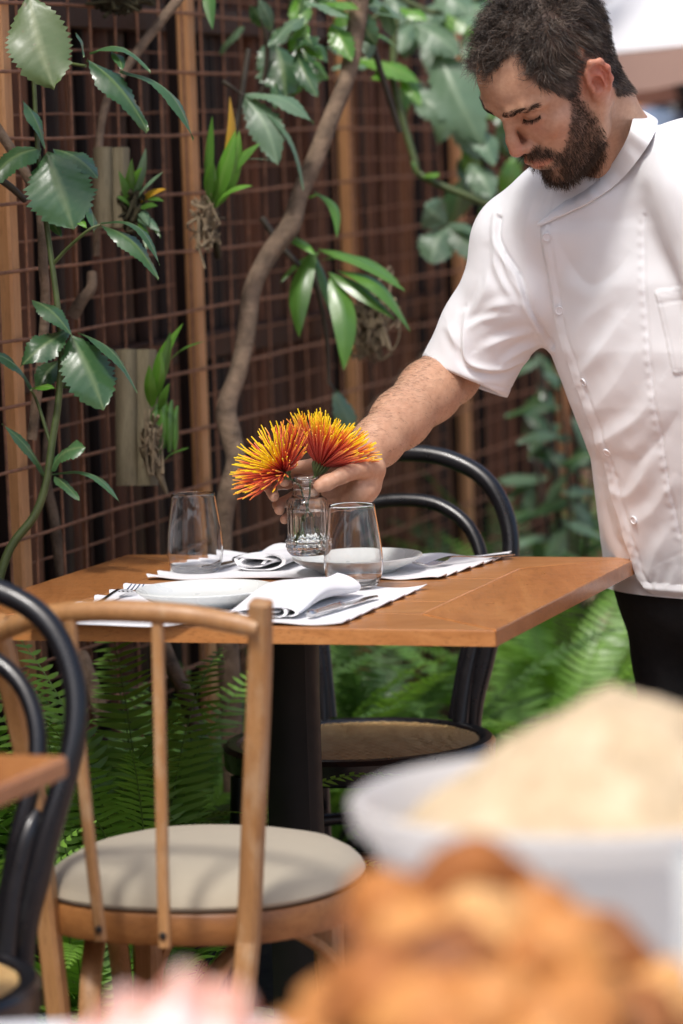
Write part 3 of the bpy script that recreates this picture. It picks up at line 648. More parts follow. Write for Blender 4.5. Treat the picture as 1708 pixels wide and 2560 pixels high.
def toothed(parent, rows, d, mat='leaf', teeth=15, sd=0):
    for i, q in enumerate(rows):
        b, tp, w_ = q[:3]; o = dict(q[3]) if len(q) > 3 else {}
        dd = o.pop('dd', -.04); d2 = o.pop('d', d)
        lpx(b, tp, w_, d2, parent, dd=dd, seed=sd+i*13, mat=o.pop('mat', mat), teeth=o.pop('teeth', teeth), ta=o.pop('ta', .15), **o)
# --- big-leaved shrub at the left
DS = 5.42
sh = thing('toothed_leaf_shrub', 'tall shrub with big glossy toothed leaves in front of the left end of the trellis', 'shrub', P(-80, 2050, DS)*[1, 1, 0])
stemtube([P(-70, 2000, DS), P(-30, 1600, DS), P(16, 1392, DS), P(87, 1288, DS), P(117, 1201, DS), P(130, 1110, DS), P(146, 1005, DS), P(154, 880, DS), P(146, 782, DS), P(134, 686, DS), P(110, 512, DS), P(93, 349, DS), P(84, 180, DS), P(72, -20, DS)], .0075, .003, 'stem', sh, n=80)
stemtube([P(-20, 300, DS+.1), P(60, 425, DS+.1), P(100, 520, DS+.1), P(108, 660, DS+.08), P(112, 800, DS+.1), P(80, 1100, DS+.1)], .008, .008, 'bark', sh, n=40)
stemtube([P(-10, 440, DS+.04), P(30, 470, DS+.05), P(62, 500, DS+.08)], .006, .005, 'darkstem', sh, n=14)
stemtube([P(128, 1114, DS), P(95, 1010, DS), P(78, 975, DS-.02)], .003, .002, 'stem', sh, n=14)
stemtube([P(133, 660, DS), P(170, 620, DS-.02), P(222, 575, DS-.05), P(250, 562, DS-.05)], .003, .002, 'stem', sh, n=14)
stemtube([P(90, 175, DS), P(150, 158, DS), P(215, 165, DS-.04)], .003, .0025, 'stem', sh, n=14)
toothed(sh, [((74, -12), (136, 218), 165, dict(mat='oldleaf', nor=vn(.05, .2, 1), fold=.1, sag=.05, shape=.52, teeth=17, d=5.3)),
 ((218, 148), (376, 318), 88, dict(nor=vn(.3, .8, .55), fold=.3, sag=.1)), ((300, 178), (496, 328), 56, dict(nor=vn(.45, .85, .35), fold=.35, sag=.16)),
 ((224, 134), (378, 160), 46, dict(nor=vn(.1, .9, .3), sag=.2, fold=.3)), ((280, 130), (306, 172), 30, dict(nor=vn(.3, .3, .9), tone=.5)), ((190, 82), (214, 140), 24, dict(nor=vn(.9, .4, .3))),
 ((58, 252), (118, 366), 46, dict(nor=vn(.7, .5, .55), sag=.1)), ((103, 370), (-30, 452), 92, dict(nor=vn(-.2, .7, .7), sag=.1)),
 ((117, 381), (185, 569), 172, dict(nor=vn(.1, .5, .85), fold=.15, sag=.08, shape=.5, teeth=15, tone=.55)), ((133, 372), (246, 440), 90, dict(nor=vn(.2, .7, .5), d=DS+.04, tone=.2)),
 ((225, 515), (238, 580), 40, dict(nor=vn(.8, .2, .6))), ((250, 562), (402, 686), 66, dict(nor=vn(.25, .85, .5), fold=.35, sag=.12)), ((252, 558), (408, 640), 40, dict(nor=vn(.3, .9, .3), sag=.22, fold=.3)),
 ((182, 535), (216, 566), 26, dict(mat='brightleaf', nor=vn(.2, .2, 1))), ((110, 510), (150, 590), 36, dict(nor=vn(-.4, .3, .8), tone=.3, d=DS+.05)),
 ((80, 750), (182, 830), 62, dict(nor=vn(.3, .7, .6), sag=.12)), ((174, 826), (50, 910), 82, dict(nor=vn(-.1, .6, .8), fold=.2, sag=.1, tone=.3)),
 ((178, 838), (262, 1020), 138, dict(nor=vn(.2, .5, .8), fold=.2, sag=.08, shape=.5, teeth=14, tone=.5)), ((196, 832), (353, 968), 48, dict(nor=vn(.5, .85, .3), sag=.14, fold=.35)),
 ((160, 896), (94, 975), 64, dict(nor=vn(-.1, .5, .8), d=DS+.05, tone=.1)), ((150, 960), (186, 968), 46, dict(nor=vn(.3, .4, .8), d=DS+.05, tone=.2)), ((79, 974), (-24, 872), 52, dict(nor=vn(-.3, .8, .5), sag=.12)), ((78, 972), (138, 968), 28, dict(mat='brightleaf', nor=vn(0, .7, .6))),
 ((112, 1193), (15, 1055), 38, dict(nor=vn(-.5, .8, .4), sag=.12)), ((125, 1180), (206, 1112), 84, dict(nor=vn(.2, .7, .6), fold=.15, sag=.12, shape=.6, tone=.6)),
 ((130, 1186), (303, 1238), 40, dict(nor=vn(.3, .9, .3), sag=.16)), ((136, 1191), (200, 1246), 38, dict(nor=vn(.3, .75, .5), sag=.08))], DS, sd=100)
# --- grey-green toothed leaves on a bent twig, centre
D3 = 6.05
tw = thing('toothed_leaf_twig', 'bent twig with three grey-green toothed leaves between the liana and the middle batten', 'plant', P(560, 560, D3))
stemtube([P(545, 640, D3+.1), P(532, 545, D3), P(548, 470, D3), P(560, 420, D3), P(590, 320, D3), P(622, 122, D3)], .007, .005, 'darkstem', tw)
stemtube([P(560, 205, D3), P(585, 222, D3-.03), P(610, 240, D3-.05)], .004, .002, 'darkstem', tw, n=12)
toothed(tw, [((610, 242), (694, 410), 84, dict(nor=vn(-.1, .45, .9), fold=.15)), ((612, 238), (786, 294), 56, dict(nor=vn(.1, .8, .6), sag=.14)), ((640, 262), (774, 462), 34, dict(nor=vn(.8, .5, .4), sag=.14))], D3, mat='paleleaf', teeth=11, sd=300)
# --- strap-leaved epiphytes
def straps(parent, rows, d, mat='strap', sd=0):
    for i, q in enumerate(rows):
        b, tp, w_ = q[:3]; o = dict(q[3]) if len(q) > 3 else {}
        lpx(b, tp, w_, o.pop('d', d), parent, dd=o.pop('dd', -.05), seed=sd+i*7, mat=o.pop('mat', mat), wave=.02, fold=o.pop('fold', .25), shape=o.pop('shape', .42), ribs=False, nu=26, ns=7, **o)
def rootball(parent, c, d, w_, h, n, sd, mat='root', rad=.002):
    r = random.Random(sd); m = MB()
    for k in range(n):
        a = [P(c[0]+r.gauss(0, w_*.4), c[1]+r.gauss(0, h*.4), d+r.uniform(-.03, .03)) for _ in range(4)]; m.tube(spline(a, 12), np.linspace(rad*1.2, rad*.5, 12)*r.uniform(.6, 1.3), 6, a=r.random())
    return obj('roots', m, M[mat], parent)
D4 = 5.95
o1 = thing('strap_leaf_orchid', 'upright strap-leaved orchid with one orange-yellow leaf tied to the second batten', 'orchid', P(530, 540, D4))
straps(o1, [((530, 520), (582, 243), 36, dict(mat='yellowleaf', nor=vn(.6, .1, .8))), ((530, 522), (585, 325), 44, dict(mat='brightleaf', nor=vn(-.3, .2, .9))), ((524, 524), (522, 290), 38, dict(nor=vn(-.7, .2, .7))),
 ((540, 520), (600, 330), 40, dict(mat='brightleaf', nor=vn(.3, .2, .9), tone=.6)), ((545, 470), (646, 356), 34, dict(nor=vn(.3, .6, .7))), ((556, 470), (664, 384), 20, dict(mat='paleleaf', nor=vn(.2, .9, .3), sag=.2)),
 ((536, 520), (624, 456), 36, dict(mat='brightleaf', nor=vn(0, .8, .6), sag=.14)), ((528, 500), (530, 400), 34, dict(mat='brightleaf', nor=vn(0, .1, 1)))], D4, sd=400)
rootball(o1, (512, 560), D4, 44, 80, 34, 4)
D5 = 6.15
o2_ = thing('strap_leaf_orchid', 'drooping strap-leaved orchid growing from the thick liana', 'orchid', P(785, 630, D5))
straps(o2_, [((700, 560), (790, 480), 24, dict(nor=vn(0, .8, .5), sag=.12, mat='brightleaf')), ((785, 480), (850, 585), 34, dict(nor=vn(.5, .6, .6), sag=.18, mat='brightleaf')), ((712, 590), (788, 632), 34, dict(mat='brightleaf', nor=vn(.2, .7, .7))),
 ((785, 625), (742, 838), 62, dict(nor=vn(-.4, .5, .8), sag=.1)), ((826, 690), (862, 920), 62, dict(nor=vn(.1, .5, .9), sag=.1)), ((795, 622), (1016, 714), 46, dict(nor=vn(.1, .85, .5), sag=.1, tone=.5)),
 ((840, 676), (1036, 806), 54, dict(nor=vn(.2, .8, .5), sag=.2, tone=.6)), ((820, 680), (988, 794), 40, dict(nor=vn(-.1, .7, .7), sag=.06)), ((800, 650), (1000, 690), 36, dict(nor=vn(0, .9, .3), sag=.14, d=D5+.06)), ((790, 640), (840, 800), 30, dict(nor=vn(.5, .5, .6), d=D5+.08, tone=.1)), ((800, 630), (700, 700), 30, dict(nor=vn(-.3, .8, .4), d=D5+.1, tone=.1))], D5, sd=430)
stemtube([P(655, 545, D5+.03), P(700, 610, D5+.02), P(745, 660, D5), P(785, 700, D5+.02), P(815, 830, D5+.04), P(822, 960, D5+.05)], .006, .003, 'darkstem', o2_)
nest = thing('dry_root_nest', 'pale tangle of dry roots hanging behind the drooping orchid', 'root clump', P(920, 810, D5+.12)); rootball(nest, (920, 815), D5+.12, 72, 120, 60, 9, rad=.0028)
def mount(label, c, wpx, hpx, d, rows, sd, bulbs, plank_lab='weathered plank'):
    t = thing('mounted_orchid', label, 'orchid', P(*c, d), 'orchids mounted on weathered planks')
    m = MB(); sec_ = np.array([[.004, -.5], [.013, -.42], [.019, -.27], [.017, -.12], [.009, -.03], [.015, .06], [.021, .22], [.016, .4], [.004, .5], [-.012, .5], [-.012, -.5]]); sc_ = wpx*d/FPX/.93
    m.tube([P(c[0], c[1]+hpx/2, d), P(c[0]-2, c[1], d), P(c[0]-3, c[1]-hpx/2, d)], 1.0, sec=sec_*[1, sc_], up=nrm(BACK*.93+RIGHT*.3), a=.5); obj('mount_plank', m, M['slabwood'], t, sharp=50)
    straps(t, rows, d-.035, sd=sd); m = MB(); m.rib = []
    r = random.Random(sd)
    for (bx, by, w_, h) in bulbs:
        q = P(bx, by, d-.035); m.tube([q-UPV*h*d/FPX/2, q-UPV*h*d/FPX*.2, q+UPV*h*d/FPX*.25, q+UPV*h*d/FPX/2+RIGHT*.004], [.003, w_*d/FPX/2, w_*d/FPX/2.3, .002], 10, a=r.random())
    if bulbs: obj('pseudobulbs', m, M['strap'], t, attr={'rib': np.zeros(m.n)})
    return t
D6 = 5.86
t = mount('small tufted orchid on a pale plank high behind the big toothed leaf', (283, 470), 82, 200, D6, [((330, 500), (366, 374), 26, dict(mat='paleleaf', nor=vn(.3, .4, .8))), ((338, 505), (406, 424), 30, dict(mat='paleleaf', nor=vn(.1, .7, .6))), ((330, 510), (300, 428), 26, dict(mat='strap')), ((345, 510), (412, 470), 22, dict(mat='yellowleaf', tone=0)), ((345, 520), (392, 512), 26, {}),
  ((340, 530), (398, 575), 30, dict(mat='paleleaf')), ((335, 530), (402, 590), 18, {}), ((330, 480), (352, 420), 22, dict(mat='brightleaf')), ((330, 520), (296, 490), 24, {}), ((350, 500), (408, 500), 18, dict(mat='strap')), ((340, 545), (366, 620), 20, dict(mat='strap')), ((325, 500), (330, 400), 24, dict(mat='strap', tone=.1)), ((338, 520), (370, 560), 26, dict(mat='paleleaf'))], 500, [])
rootball(t, (332, 520), D6-.03, 40, 70, 26, 14, 'moss', .0035)
t = mount('orchid with long bright blades and fat bulbs on a grey plank above the left glass', (345, 1044), 95, 340, D6, [((385, 1015), (452, 808), 34, dict(mat='brightleaf', nor=vn(-.4, .2, .8))), ((392, 990), (430, 830), 30, dict(mat='strap', nor=vn(.5, .2, .8))), ((420, 905), (510, 848), 26, dict(mat='strap', nor=vn(.2, .8, .5))), ((380, 1020), (372, 915), 32, dict(mat='brightleaf', nor=vn(-.2, .1, 1))), ((395, 1020), (420, 960), 26, dict(mat='strap')), ((408, 1155), (470, 1115), 24, dict(mat='strap', nor=vn(.1, .8, .6))), ((386, 1000), (402, 880), 24, dict(mat='brightleaf'))], 540,
      [(388, 1070, 26, 120), (408, 1055, 26, 130), (424, 1065, 28, 130), (438, 1070, 18, 110), (400, 1090, 24, 90)])
rootball(t, (385, 1110), D6-.04, 36, 80, 40, 15); stemtube([P(385, 1155, D6-.04), P(402, 1195, D6-.05), P(418, 1236, D6-.05)], .009, .003, 'root', t, nm='aerial_root', n=14)
mb_ = thing('moss_basket', 'dark mossy hanging basket cut off by the top edge', 'basket', P(290, -20, 5.9)); rootball(mb_, (296, -4), 5.9, 66, 40, 170, 21, 'moss', .0035)
m = MB(); m.lathe([(0, -.035), (.03, -.028), (.048, -.01), (.05, .03)], c=P(292, -28, 5.9), n=24); obj('moss_ball', m, M['moss'], mb_)
m = MB(); m.tube([P(290, -60, 5.9), P(290, -400, 5.9)], .002, 6); obj('hanger', m, M['rust'], mb_)
lt = thing('strap_leaf_orchid', 'single dark hanging blade at the top edge beside the second batten', 'orchid', P(532, -60, 5.95)); straps(lt, [((528, -50), (534, 70), 34, dict(nor=vn(.3, .1, .9), tone=.1))], 5.95, sd=610); stemtube([P(528, -50, 5.95), P(524, -130, 5.97)], .004, .004, 'darkstem', lt, n=8)
# --- liana
li = thing('liana_trunk', 'thick grey-brown liana winding up the trellis from behind the table', 'liana', P(585, 2000, 6.0)*[1, 1, 0])
dl = lambda y: 6.0+.16*np.clip((1200-y)/1100, 0, 1)
stemtube([P(x, y, dl(y)) for x, y in ((585, 1980), (575, 1700), (560, 1500), (558, 1310), (572, 1230), (590, 1155), (578, 1090), (566, 1020), (597, 925), (616, 830), (632, 720), (676, 632), (726, 565), (748, 490), (785, 405), (828, 295), (870, 185), (892, 60), (905, -60))], .0178, .0150, 'bark', li, nm='trunk', n=110, kn=.10)
stemtube([P(905, -60, 6.2), P(930, 100, 6.25), P(1000, 330, 6.3)], .006, .005, 'darkstem', li, nm='branch')
dbr = thing('dead_branch', 'pale dead branches leaning behind the trellis at the left', 'branch', P(120, 1300, 5.9))
stemtube([P(182, 790, 5.87), P(205, 750, 5.86), P(228, 720, 5.86), P(230, 682, 5.87)], .011, .008, 'bark', dbr, nm='branch', n=20)
stemtube([P(240, 640, 5.9), P(255, 300, 5.9), P(330, 150, 5.92), P(460, -20, 5.95)], .006, .009, 'bark', dbr, nm='branch')
stemtube([P(160, 1480, 5.85), P(135, 1300, 5.86), P(115, 1180, 5.87), P(130, 1000, 5.9)], .010, .007, 'bark', dbr, nm='branch')
stemtube([P(260, 1800, 5.7), P(225, 1700, 5.75), P(205, 1640, 5.8)], .014, .012, 'bark', dbr, nm='branch', n=16)
stemtube([P(500, 1850, 5.7), P(465, 1740, 5.75), P(415, 1630, 5.8), P(380, 1500, 5.85)], .014, .011, 'bark', dbr, nm='branch', n=20)
# --- climber over the right of the fence
DV = 6.9
cl_ = thing('broadleaf_climber', 'broad grey-green climber spilling over the fence beside the man\'s face', 'climber', P(1100, 60, DV))
stemtube([P(990, 40, DV-.3), P(984, 130, DV-.3), P(988, 225, DV-.3), P(1034, 392, DV-.3), P(1052, 438, DV-.3), P(1159, 486, DV-.3), P(1225, 512, DV-.28), P(1300, 520, DV-.2)], .0068, .0065, 'stem', cl_, n=60)
stemtube([P(1230, -20, DV), P(1100, 30, DV), P(1020, 5, DV), P(960, -30, DV)], .006, .006, 'stem', cl_)
stemtube([P(960, 20, DV-.3), P(925, 55, DV-.3), P(890, 55, DV-.3)], .006, .005, 'stem', cl_, n=14)
stemtube([P(1090, 100, DV), P(1150, 250, DV), P(1220, 430, DV), P(1260, 560, DV+.1)], .007, .005, 'darkstem', cl_)
toothed(cl_, [((1096, 125), (1206, 362), 130, dict(nor=vn(-.2, .5, .8), sag=.1)), ((1034, 58), (1150, 135), 84, dict(nor=vn(-.1, .5, .8))), ((1140, -10), (1262, 60), 130, dict(nor=vn(0, .7, .6), sag=.05, tone=.5)), ((1090, -30), (1180, 40), 90, dict(tone=.4)),
 ((896, 150), (1052, 196), 64, dict(mat='brightleaf', nor=vn(0, .75, .6), sag=.12, d=DV-.3)), ((890, 150), (852, 20), 70, dict(mat='brightleaf', nor=vn(.2, .3, .9), d=DV-.3, tone=.1)), ((884, 148), (820, 116), 40, dict(mat='paleleaf', nor=vn(0, .6, .7), d=DV-.3)), ((900, 160), (905, 172), 26, dict(d=DV-.3)), ((905, 172), (830, 170), 34, dict(d=DV-.3, mat='paleleaf', nor=vn(0, .7, .6))),
 ((1006, 180), (1054, 262), 40, dict(mat='brightleaf', d=DV-.3)), ((985, 180), (930, 196), 30, dict(mat='brightleaf', d=DV-.3)), ((1000, 20), (1070, 50), 42, dict(mat='brightleaf', d=DV-.3, nor=vn(0, .7, .7))), ((975, 20), (935, 10), 50, dict(mat='paleleaf', d=DV-.3)),
 ((1030, 226), (1140, 306), 76, dict(nor=vn(-.3, .4, .8))), ((1205, 318), (1236, 412), 66, dict(nor=vn(.3, .3, .9), tone=.4)), ((1172, 410), (1232, 492), 74, dict(nor=vn(0, .3, .9), tone=.15)), ((1150, 200), (1240, 300), 80, dict(mat='brightleaf', tone=.1, d=DV+.1)), ((1130, 300), (1200, 400), 60, dict(tone=.1, d=DV+.12)), ((1060, 90), (1090, 200), 60, dict(tone=.1, d=DV+.15)),
 ((1120, 562), (1064, 514), 84, dict(nor=vn(-.3, .3, .9), shape=.6)), ((1122, 564), (1078, 656), 92, dict(nor=vn(-.1, .3, .9), shape=.6, tone=.35)), ((1124, 562), (1208, 660), 80, dict(nor=vn(.2, .5, .8), tone=.2)), ((1122, 558), (1206, 592), 44, dict(nor=vn(0, .8, .4), tone=.2)), ((1046, 436), (1030, 404), 26, dict(mat='brightleaf', d=DV-.3)), ((1058, 440), (1096, 438), 34, dict(mat='brightleaf', d=DV-.3, nor=vn(.2, .5, .8))),
 ((1100, 40), (1200, 80), 70, dict(mat='brightleaf', d=DV+.1)), ((1180, 60), (1260, 150), 90, dict(mat='brightleaf', d=DV+.1, tone=.3)), ((1110, 10), (1060, 60), 60, dict(d=DV+.1))], DV, mat='paleleaf', teeth=8, sd=700)
fr_ = random.Random(77)
for k in range(60):
    x, y = fr_.uniform(930, 1340), fr_.uniform(-60, 500); 
    if x < 1120 and y > 230: continue
    if x < 1010 and y > 120: continue
    a = fr_.uniform(.6, 2.2); L = fr_.uniform(70, 130); lpx((x, y), (x+L*math.cos(a), y+L*math.sin(a)), L*.6, DV+fr_.uniform(.1, .45), cl_, dd=fr_.uniform(-.05, .05), seed=k, mat=fr_.choice(['leaf', 'paleleaf', 'leaf', 'brightleaf']), nor=vn(fr_.uniform(-.5, .5), fr_.uniform(.2, .9), .7), teeth=7, tone=fr_.uniform(0, .5))
# --- shaded climber, top centre
tc_ = thing('dark_leaf_climber', 'shaded broad-leaved climber hanging at the top centre left of the liana', 'climber', P(700, 0, 6.2))
stemtube([P(640, -60, 6.2), P(660, 60, 6.2), P(668, 150, 6.22), P(640, 300, 6.24)], .006, .004, 'darkstem', tc_)
toothed(tc_, [((762, 40), (668, 110), 56, dict(nor=vn(-.3, .7, .5), mat='paleleaf', tone=.1)), ((680, 75), (650, 0), 44, dict(mat='paleleaf', tone=0)), ((760, 6), (876, 42), 50, dict(mat='paleleaf', nor=vn(0, .8, .4))), ((800, 10), (900, 20), 50, dict(mat='brightleaf', nor=vn(.1, .8, .5))), ((690, 110), (716, 240), 120, dict(tone=0, d=6.25)), ((740, 130), (795, 240), 50, dict(tone=.1)), ((670, 105), (690, 200), 60, dict(tone=0, d=6.26)), ((830, 60), (880, 150), 60, dict(mat='brightleaf', tone=0)), ((755, 90), (780, 110), 60, dict(tone=0))], 6.15, teeth=8, sd=800)
for k in range(34):
    x, y = fr_.uniform(590, 960), fr_.uniform(-70, 210)
    if y > 120 and not 640 < x < 800: continue
    a = fr_.uniform(.3, 2.4); L = fr_.uniform(60, 110); lpx((x, y), (x+L*math.cos(a), y+L*math.sin(a)), L*.55, 6.2+fr_.uniform(-.05, .2), tc_, dd=fr_.uniform(-.05, .05), seed=k+50, mat=fr_.choice(['leaf', 'paleleaf', 'leaf', 'brightleaf']), nor=vn(fr_.uniform(-.5, .5), fr_.uniform(.2, .9), .7), teeth=8, tone=fr_.uniform(0, .5))
# --- leaf low behind the flowers
ll = thing('young_climber', 'single blue-green leaf on a thin runner behind the right flower', 'plant', P(850, 1040, 6.3)); lpx((838, 975), (888, 1090), 60, 6.3, ll, nor=vn(.4, .3, .9), teeth=8, mat='paleleaf', seed=5); stemtube([P(820, 900, 6.32), P(822, 950, 6.31), P(838, 978, 6.3)], .003, .002, 'darkstem', ll, n=10)
stemtube([P(838, 978, 6.3), P(830, 1120, 6.34), P(825, 1300, 6.36)], .003, .003, 'darkstem', ll, n=10)
# --- shrub behind the man
DB = 7.5
bs = thing('leafy_shrub', 'blurred blue-green leafy shrub behind the man\'s sleeve and coat', 'shrub', P(1400, 1000, DB)*[1, 1, 0]); fr_ = random.Random(5)
bp = P(1390, 1250, DB)
for k in range(6):
    e = P(1300+k*34+fr_.uniform(-20, 20), fr_.uniform(840, 1080), DB+fr_.uniform(-.15, .2)); stemtube([bp*[1, 1, 0]+Z*.02, lerp(bp*[1, 1, .4], e, .5)+U*.02, e], .006, .003, 'darkstem', bs, n=14)
    for j in range(7):
        t_ = .45+.55*(j+1)/7; q = lerp(bp*[1, 1, .2], e, t_); a = fr_.uniform(0, 6.28); L = fr_.uniform(.07, .12); leaf(q, q+RIGHT*math.cos(a)*L+UPV*(math.sin(a)*L*.6-.03)+BACK*fr_.uniform(-.03, .05), L*.42, vn(fr_.uniform(-.4, .4), .8, .5), parent=bs, seed=k*10+j, mat=fr_.choice(['leaf', 'paleleaf', 'leaf']), teeth=0, nu=16, ns=7)
# ------------------------------------------------------------------ ferns
def fern(base, n, L, label, mat='fern', seed=0, up=.75, wid=1.0, dirs=None, grp='ferns growing along the foot of the fence'):
    r = random.Random(seed); t = thing('sword_fern', label, 'fern', base, grp)
    for k in range(n):
        for att in range(9):
            a = (k/n)*2*PI+r.uniform(-.3, .3) if att == 0 else r.uniform(0, 2*PI); ll = L*r.uniform(.7, 1.12)*(1-.05*att); el = up*r.uniform(.75, 1.2); h = np.array([math.cos(a), math.sin(a), 0])
            p0 = np.asarray(base)+h*.02; nseg = 46; pts = [p0]; ang = min(1.5, el*1.25); curl = r.uniform(.9, 1.9); roll = r.uniform(-.35, .35); sw = r.uniform(-.35, .35)
            side0 = np.cross(h, Z); cur = p0
            for i in range(nseg):
                t_ = i/nseg; an_ = ang-curl*t_**1.6; dd = h*math.cos(an_)+Z*math.sin(an_)+side0*sw*t_; cur = cur+nrm(dd)*ll/nseg; pts.append(cur)
            pts = np.array(pts); eu, es = (pts-F0)@U, (pts-F0)@V; qx, qy, qd = proj(pts)
            bad = np.any((eu > .31) & (es > -.10) & (es < .60) & (pts[:, 2] > .2)) or np.any((qx > 552) & (qx < 690) & (qy > 1775) & (qy < 1990) & (qd < 5.75)) or np.any((qx > 660) & (qx < 825) & (qy > 1600) & (qd < 5.28)) or np.any((pts[:, 2] > .40) & (eu > .14) & (eu < 1.0) & (es > -.72) & (es < .16) & (pts[:, 2] < .80) & (pts[:, 2] > .69)) or np.any((eu > .42) & (es < -.35) & (pts[:, 2] > .25))
            if not bad: break
        if bad: continue
        tan = np.gradient(pts, axis=0); m = MB(); rib = []
        m.tube(pts[::3], np.linspace(.0024, .0007, len(pts[::3])), 5, cap=False, a=.3); rib.append(np.full(m.n, .9))
        tn = r.uniform(.1, .8)
        V_, F_, T_ = [], [], []; o = 0
        for i in range(6, nseg+1):
            t_ = i/nseg; pl = .052*wid*(ll/.55)*math.sin(PI*min(1, (t_*.93+.07))**.8)**.65*(1 if t_ < .9 else 1-.6*(t_-.9)/.1); tg = nrm(tan[i])
            sd_ = nrm(np.cross(tg, Z)); nn = np.cross(sd_, tg); sd2 = sd_*math.cos(roll)+nn*math.sin(roll); nn2 = np.cross(sd2, tg)
            for sg in (-1, 1):
                d = nrm(sd2*sg+tg*.22+nn2*r.uniform(-.12, .2)); b = pts[i]; wv = tg*.0058*wid*(.6+.4*math.sin(PI*t_)); dr = nn2*(-.12*pl)
                V_ += [b-wv*.55, b+wv*.9, b+d*pl*.3+wv*1.0+nn2*.001, b+d*pl*.3-wv*.85+nn2*.001, b+d*pl*.72+wv*.7+dr*.4+tg*pl*.05, b+d*pl*.72-wv*.55+dr*.4+tg*pl*.05, b+d*pl+dr+tg*pl*.12]
                F_ += [(o, o+3, o+2, o+1), (o+3, o+5, o+4, o+2), (o+5, o+6, o+4)]; o += 7
                T_ += [min(1, max(0, tn+r.uniform(-.12, .12)+.35*max(0, t_-.7)))]*7
        m.add(np.array(V_), F_, np.array(T_)); rib.append(np.zeros(len(V_)))
        obj('frond', m, M[mat], t, attr={'rib': np.concatenate(rib)}, sharp=0)
    return t
def G(s, u): return FP(s, u, .03)
spots = [(-.52, .30, 22, .62, 'fern at the far left edge, half hidden by the black chair back', 'fern', 1.0), (-.24, .30, 44, .72, 'big sword fern seen between the two spindles of the beech chair', 'fern', 1.2), (-.04, .14, 34, .62, 'dark-leaved fern left of the black table pedestal', 'fern', 1.2), (-.05, .08, 16, .6, 'fern rising against the trellis below the left table corner', 'fern', 1.2),
 (.42, .02, 20, .50, 'fern directly behind the black table pedestal', 'fern', .95), (-.44, .38, 30, .60, 'low fern behind the left rear post of the beech chair', 'fern', .85), (-.62, .12, 18, .62, 'fern climbing the trellis at the far left, above the black chair', 'fern', 1.2), (.72, .04, 22, .60, 'pale fern standing behind the cane-seated chair, left of its rear leg', 'fernpale', 1.1), (1.0, .10, 26, .60, 'fern behind the cane seat, centre of the gap below the table', 'fern', 1.0),
 (1.25, .18, 20, .66, 'pale fern deep in the bed between chair leg and trousers', 'fernpale', 1.1), (1.40, .46, 24, .66, 'bright fern arching out right of the rear chair leg', 'fern', .95), (1.95, .40, 22, .72, 'blurred fern beside the black trousers', 'fern', 1.0), (2.3, .2, 18, .8, 'tall blue-green fern behind the hem of the white coat', 'fernpale', 1.25), (2.55, .5, 18, .75, 'tall fern at the end of the bed behind the man', 'fern', 1.1), (.70, .36, 12, .30, 'low fern at the front of the bed under the cane seat', 'fern', .6), (-.45, .50, 14, .34, 'low fern in front of the bed under the beech chair', 'fern', .6)]
for k, (s, u, n, L, lab, mt, up) in enumerate(spots): fern(G(s, u), n, L, lab, mt, 40+k, up)
# ------------------------------------------------------------------ distance fields -> meshes
def ell(p, c, r, Rm=None):
    q = p-np.asarray(c, float)
    if Rm is not None: q = q@np.asarray(Rm)
    r = np.asarray(r, float); k0 = np.linalg.norm(q/r, axis=1); k1 = np.linalg.norm(q/(r*r), axis=1); return k0*(k0-1)/(k1+1e-9)
def rcone(p, a, b, ra, rb):
    a = np.asarray(a, float); b = np.asarray(b, float); ba = b-a; t = np.clip(((p-a)@ba)/(ba@ba+1e-12), 0, 1); return np.linalg.norm(p-a-t[:, None]*ba, axis=1)-(ra+(rb-ra)*t)
def chain(p, pts, rad, k=.006):
    d = None
    for i in range(len(pts)-1):
        e = rcone(p, pts[i], pts[i+1], rad[i], rad[i+1]); d = e if d is None else smin(d, e, k)
    return d
def smin(a, b, k):
    h = np.clip(.5+.5*(b-a)/k, 0, 1); return b*(1-h)+a*h-k*h*(1-h)
def smax(a, b, k): return -smin(-a, -b, k)
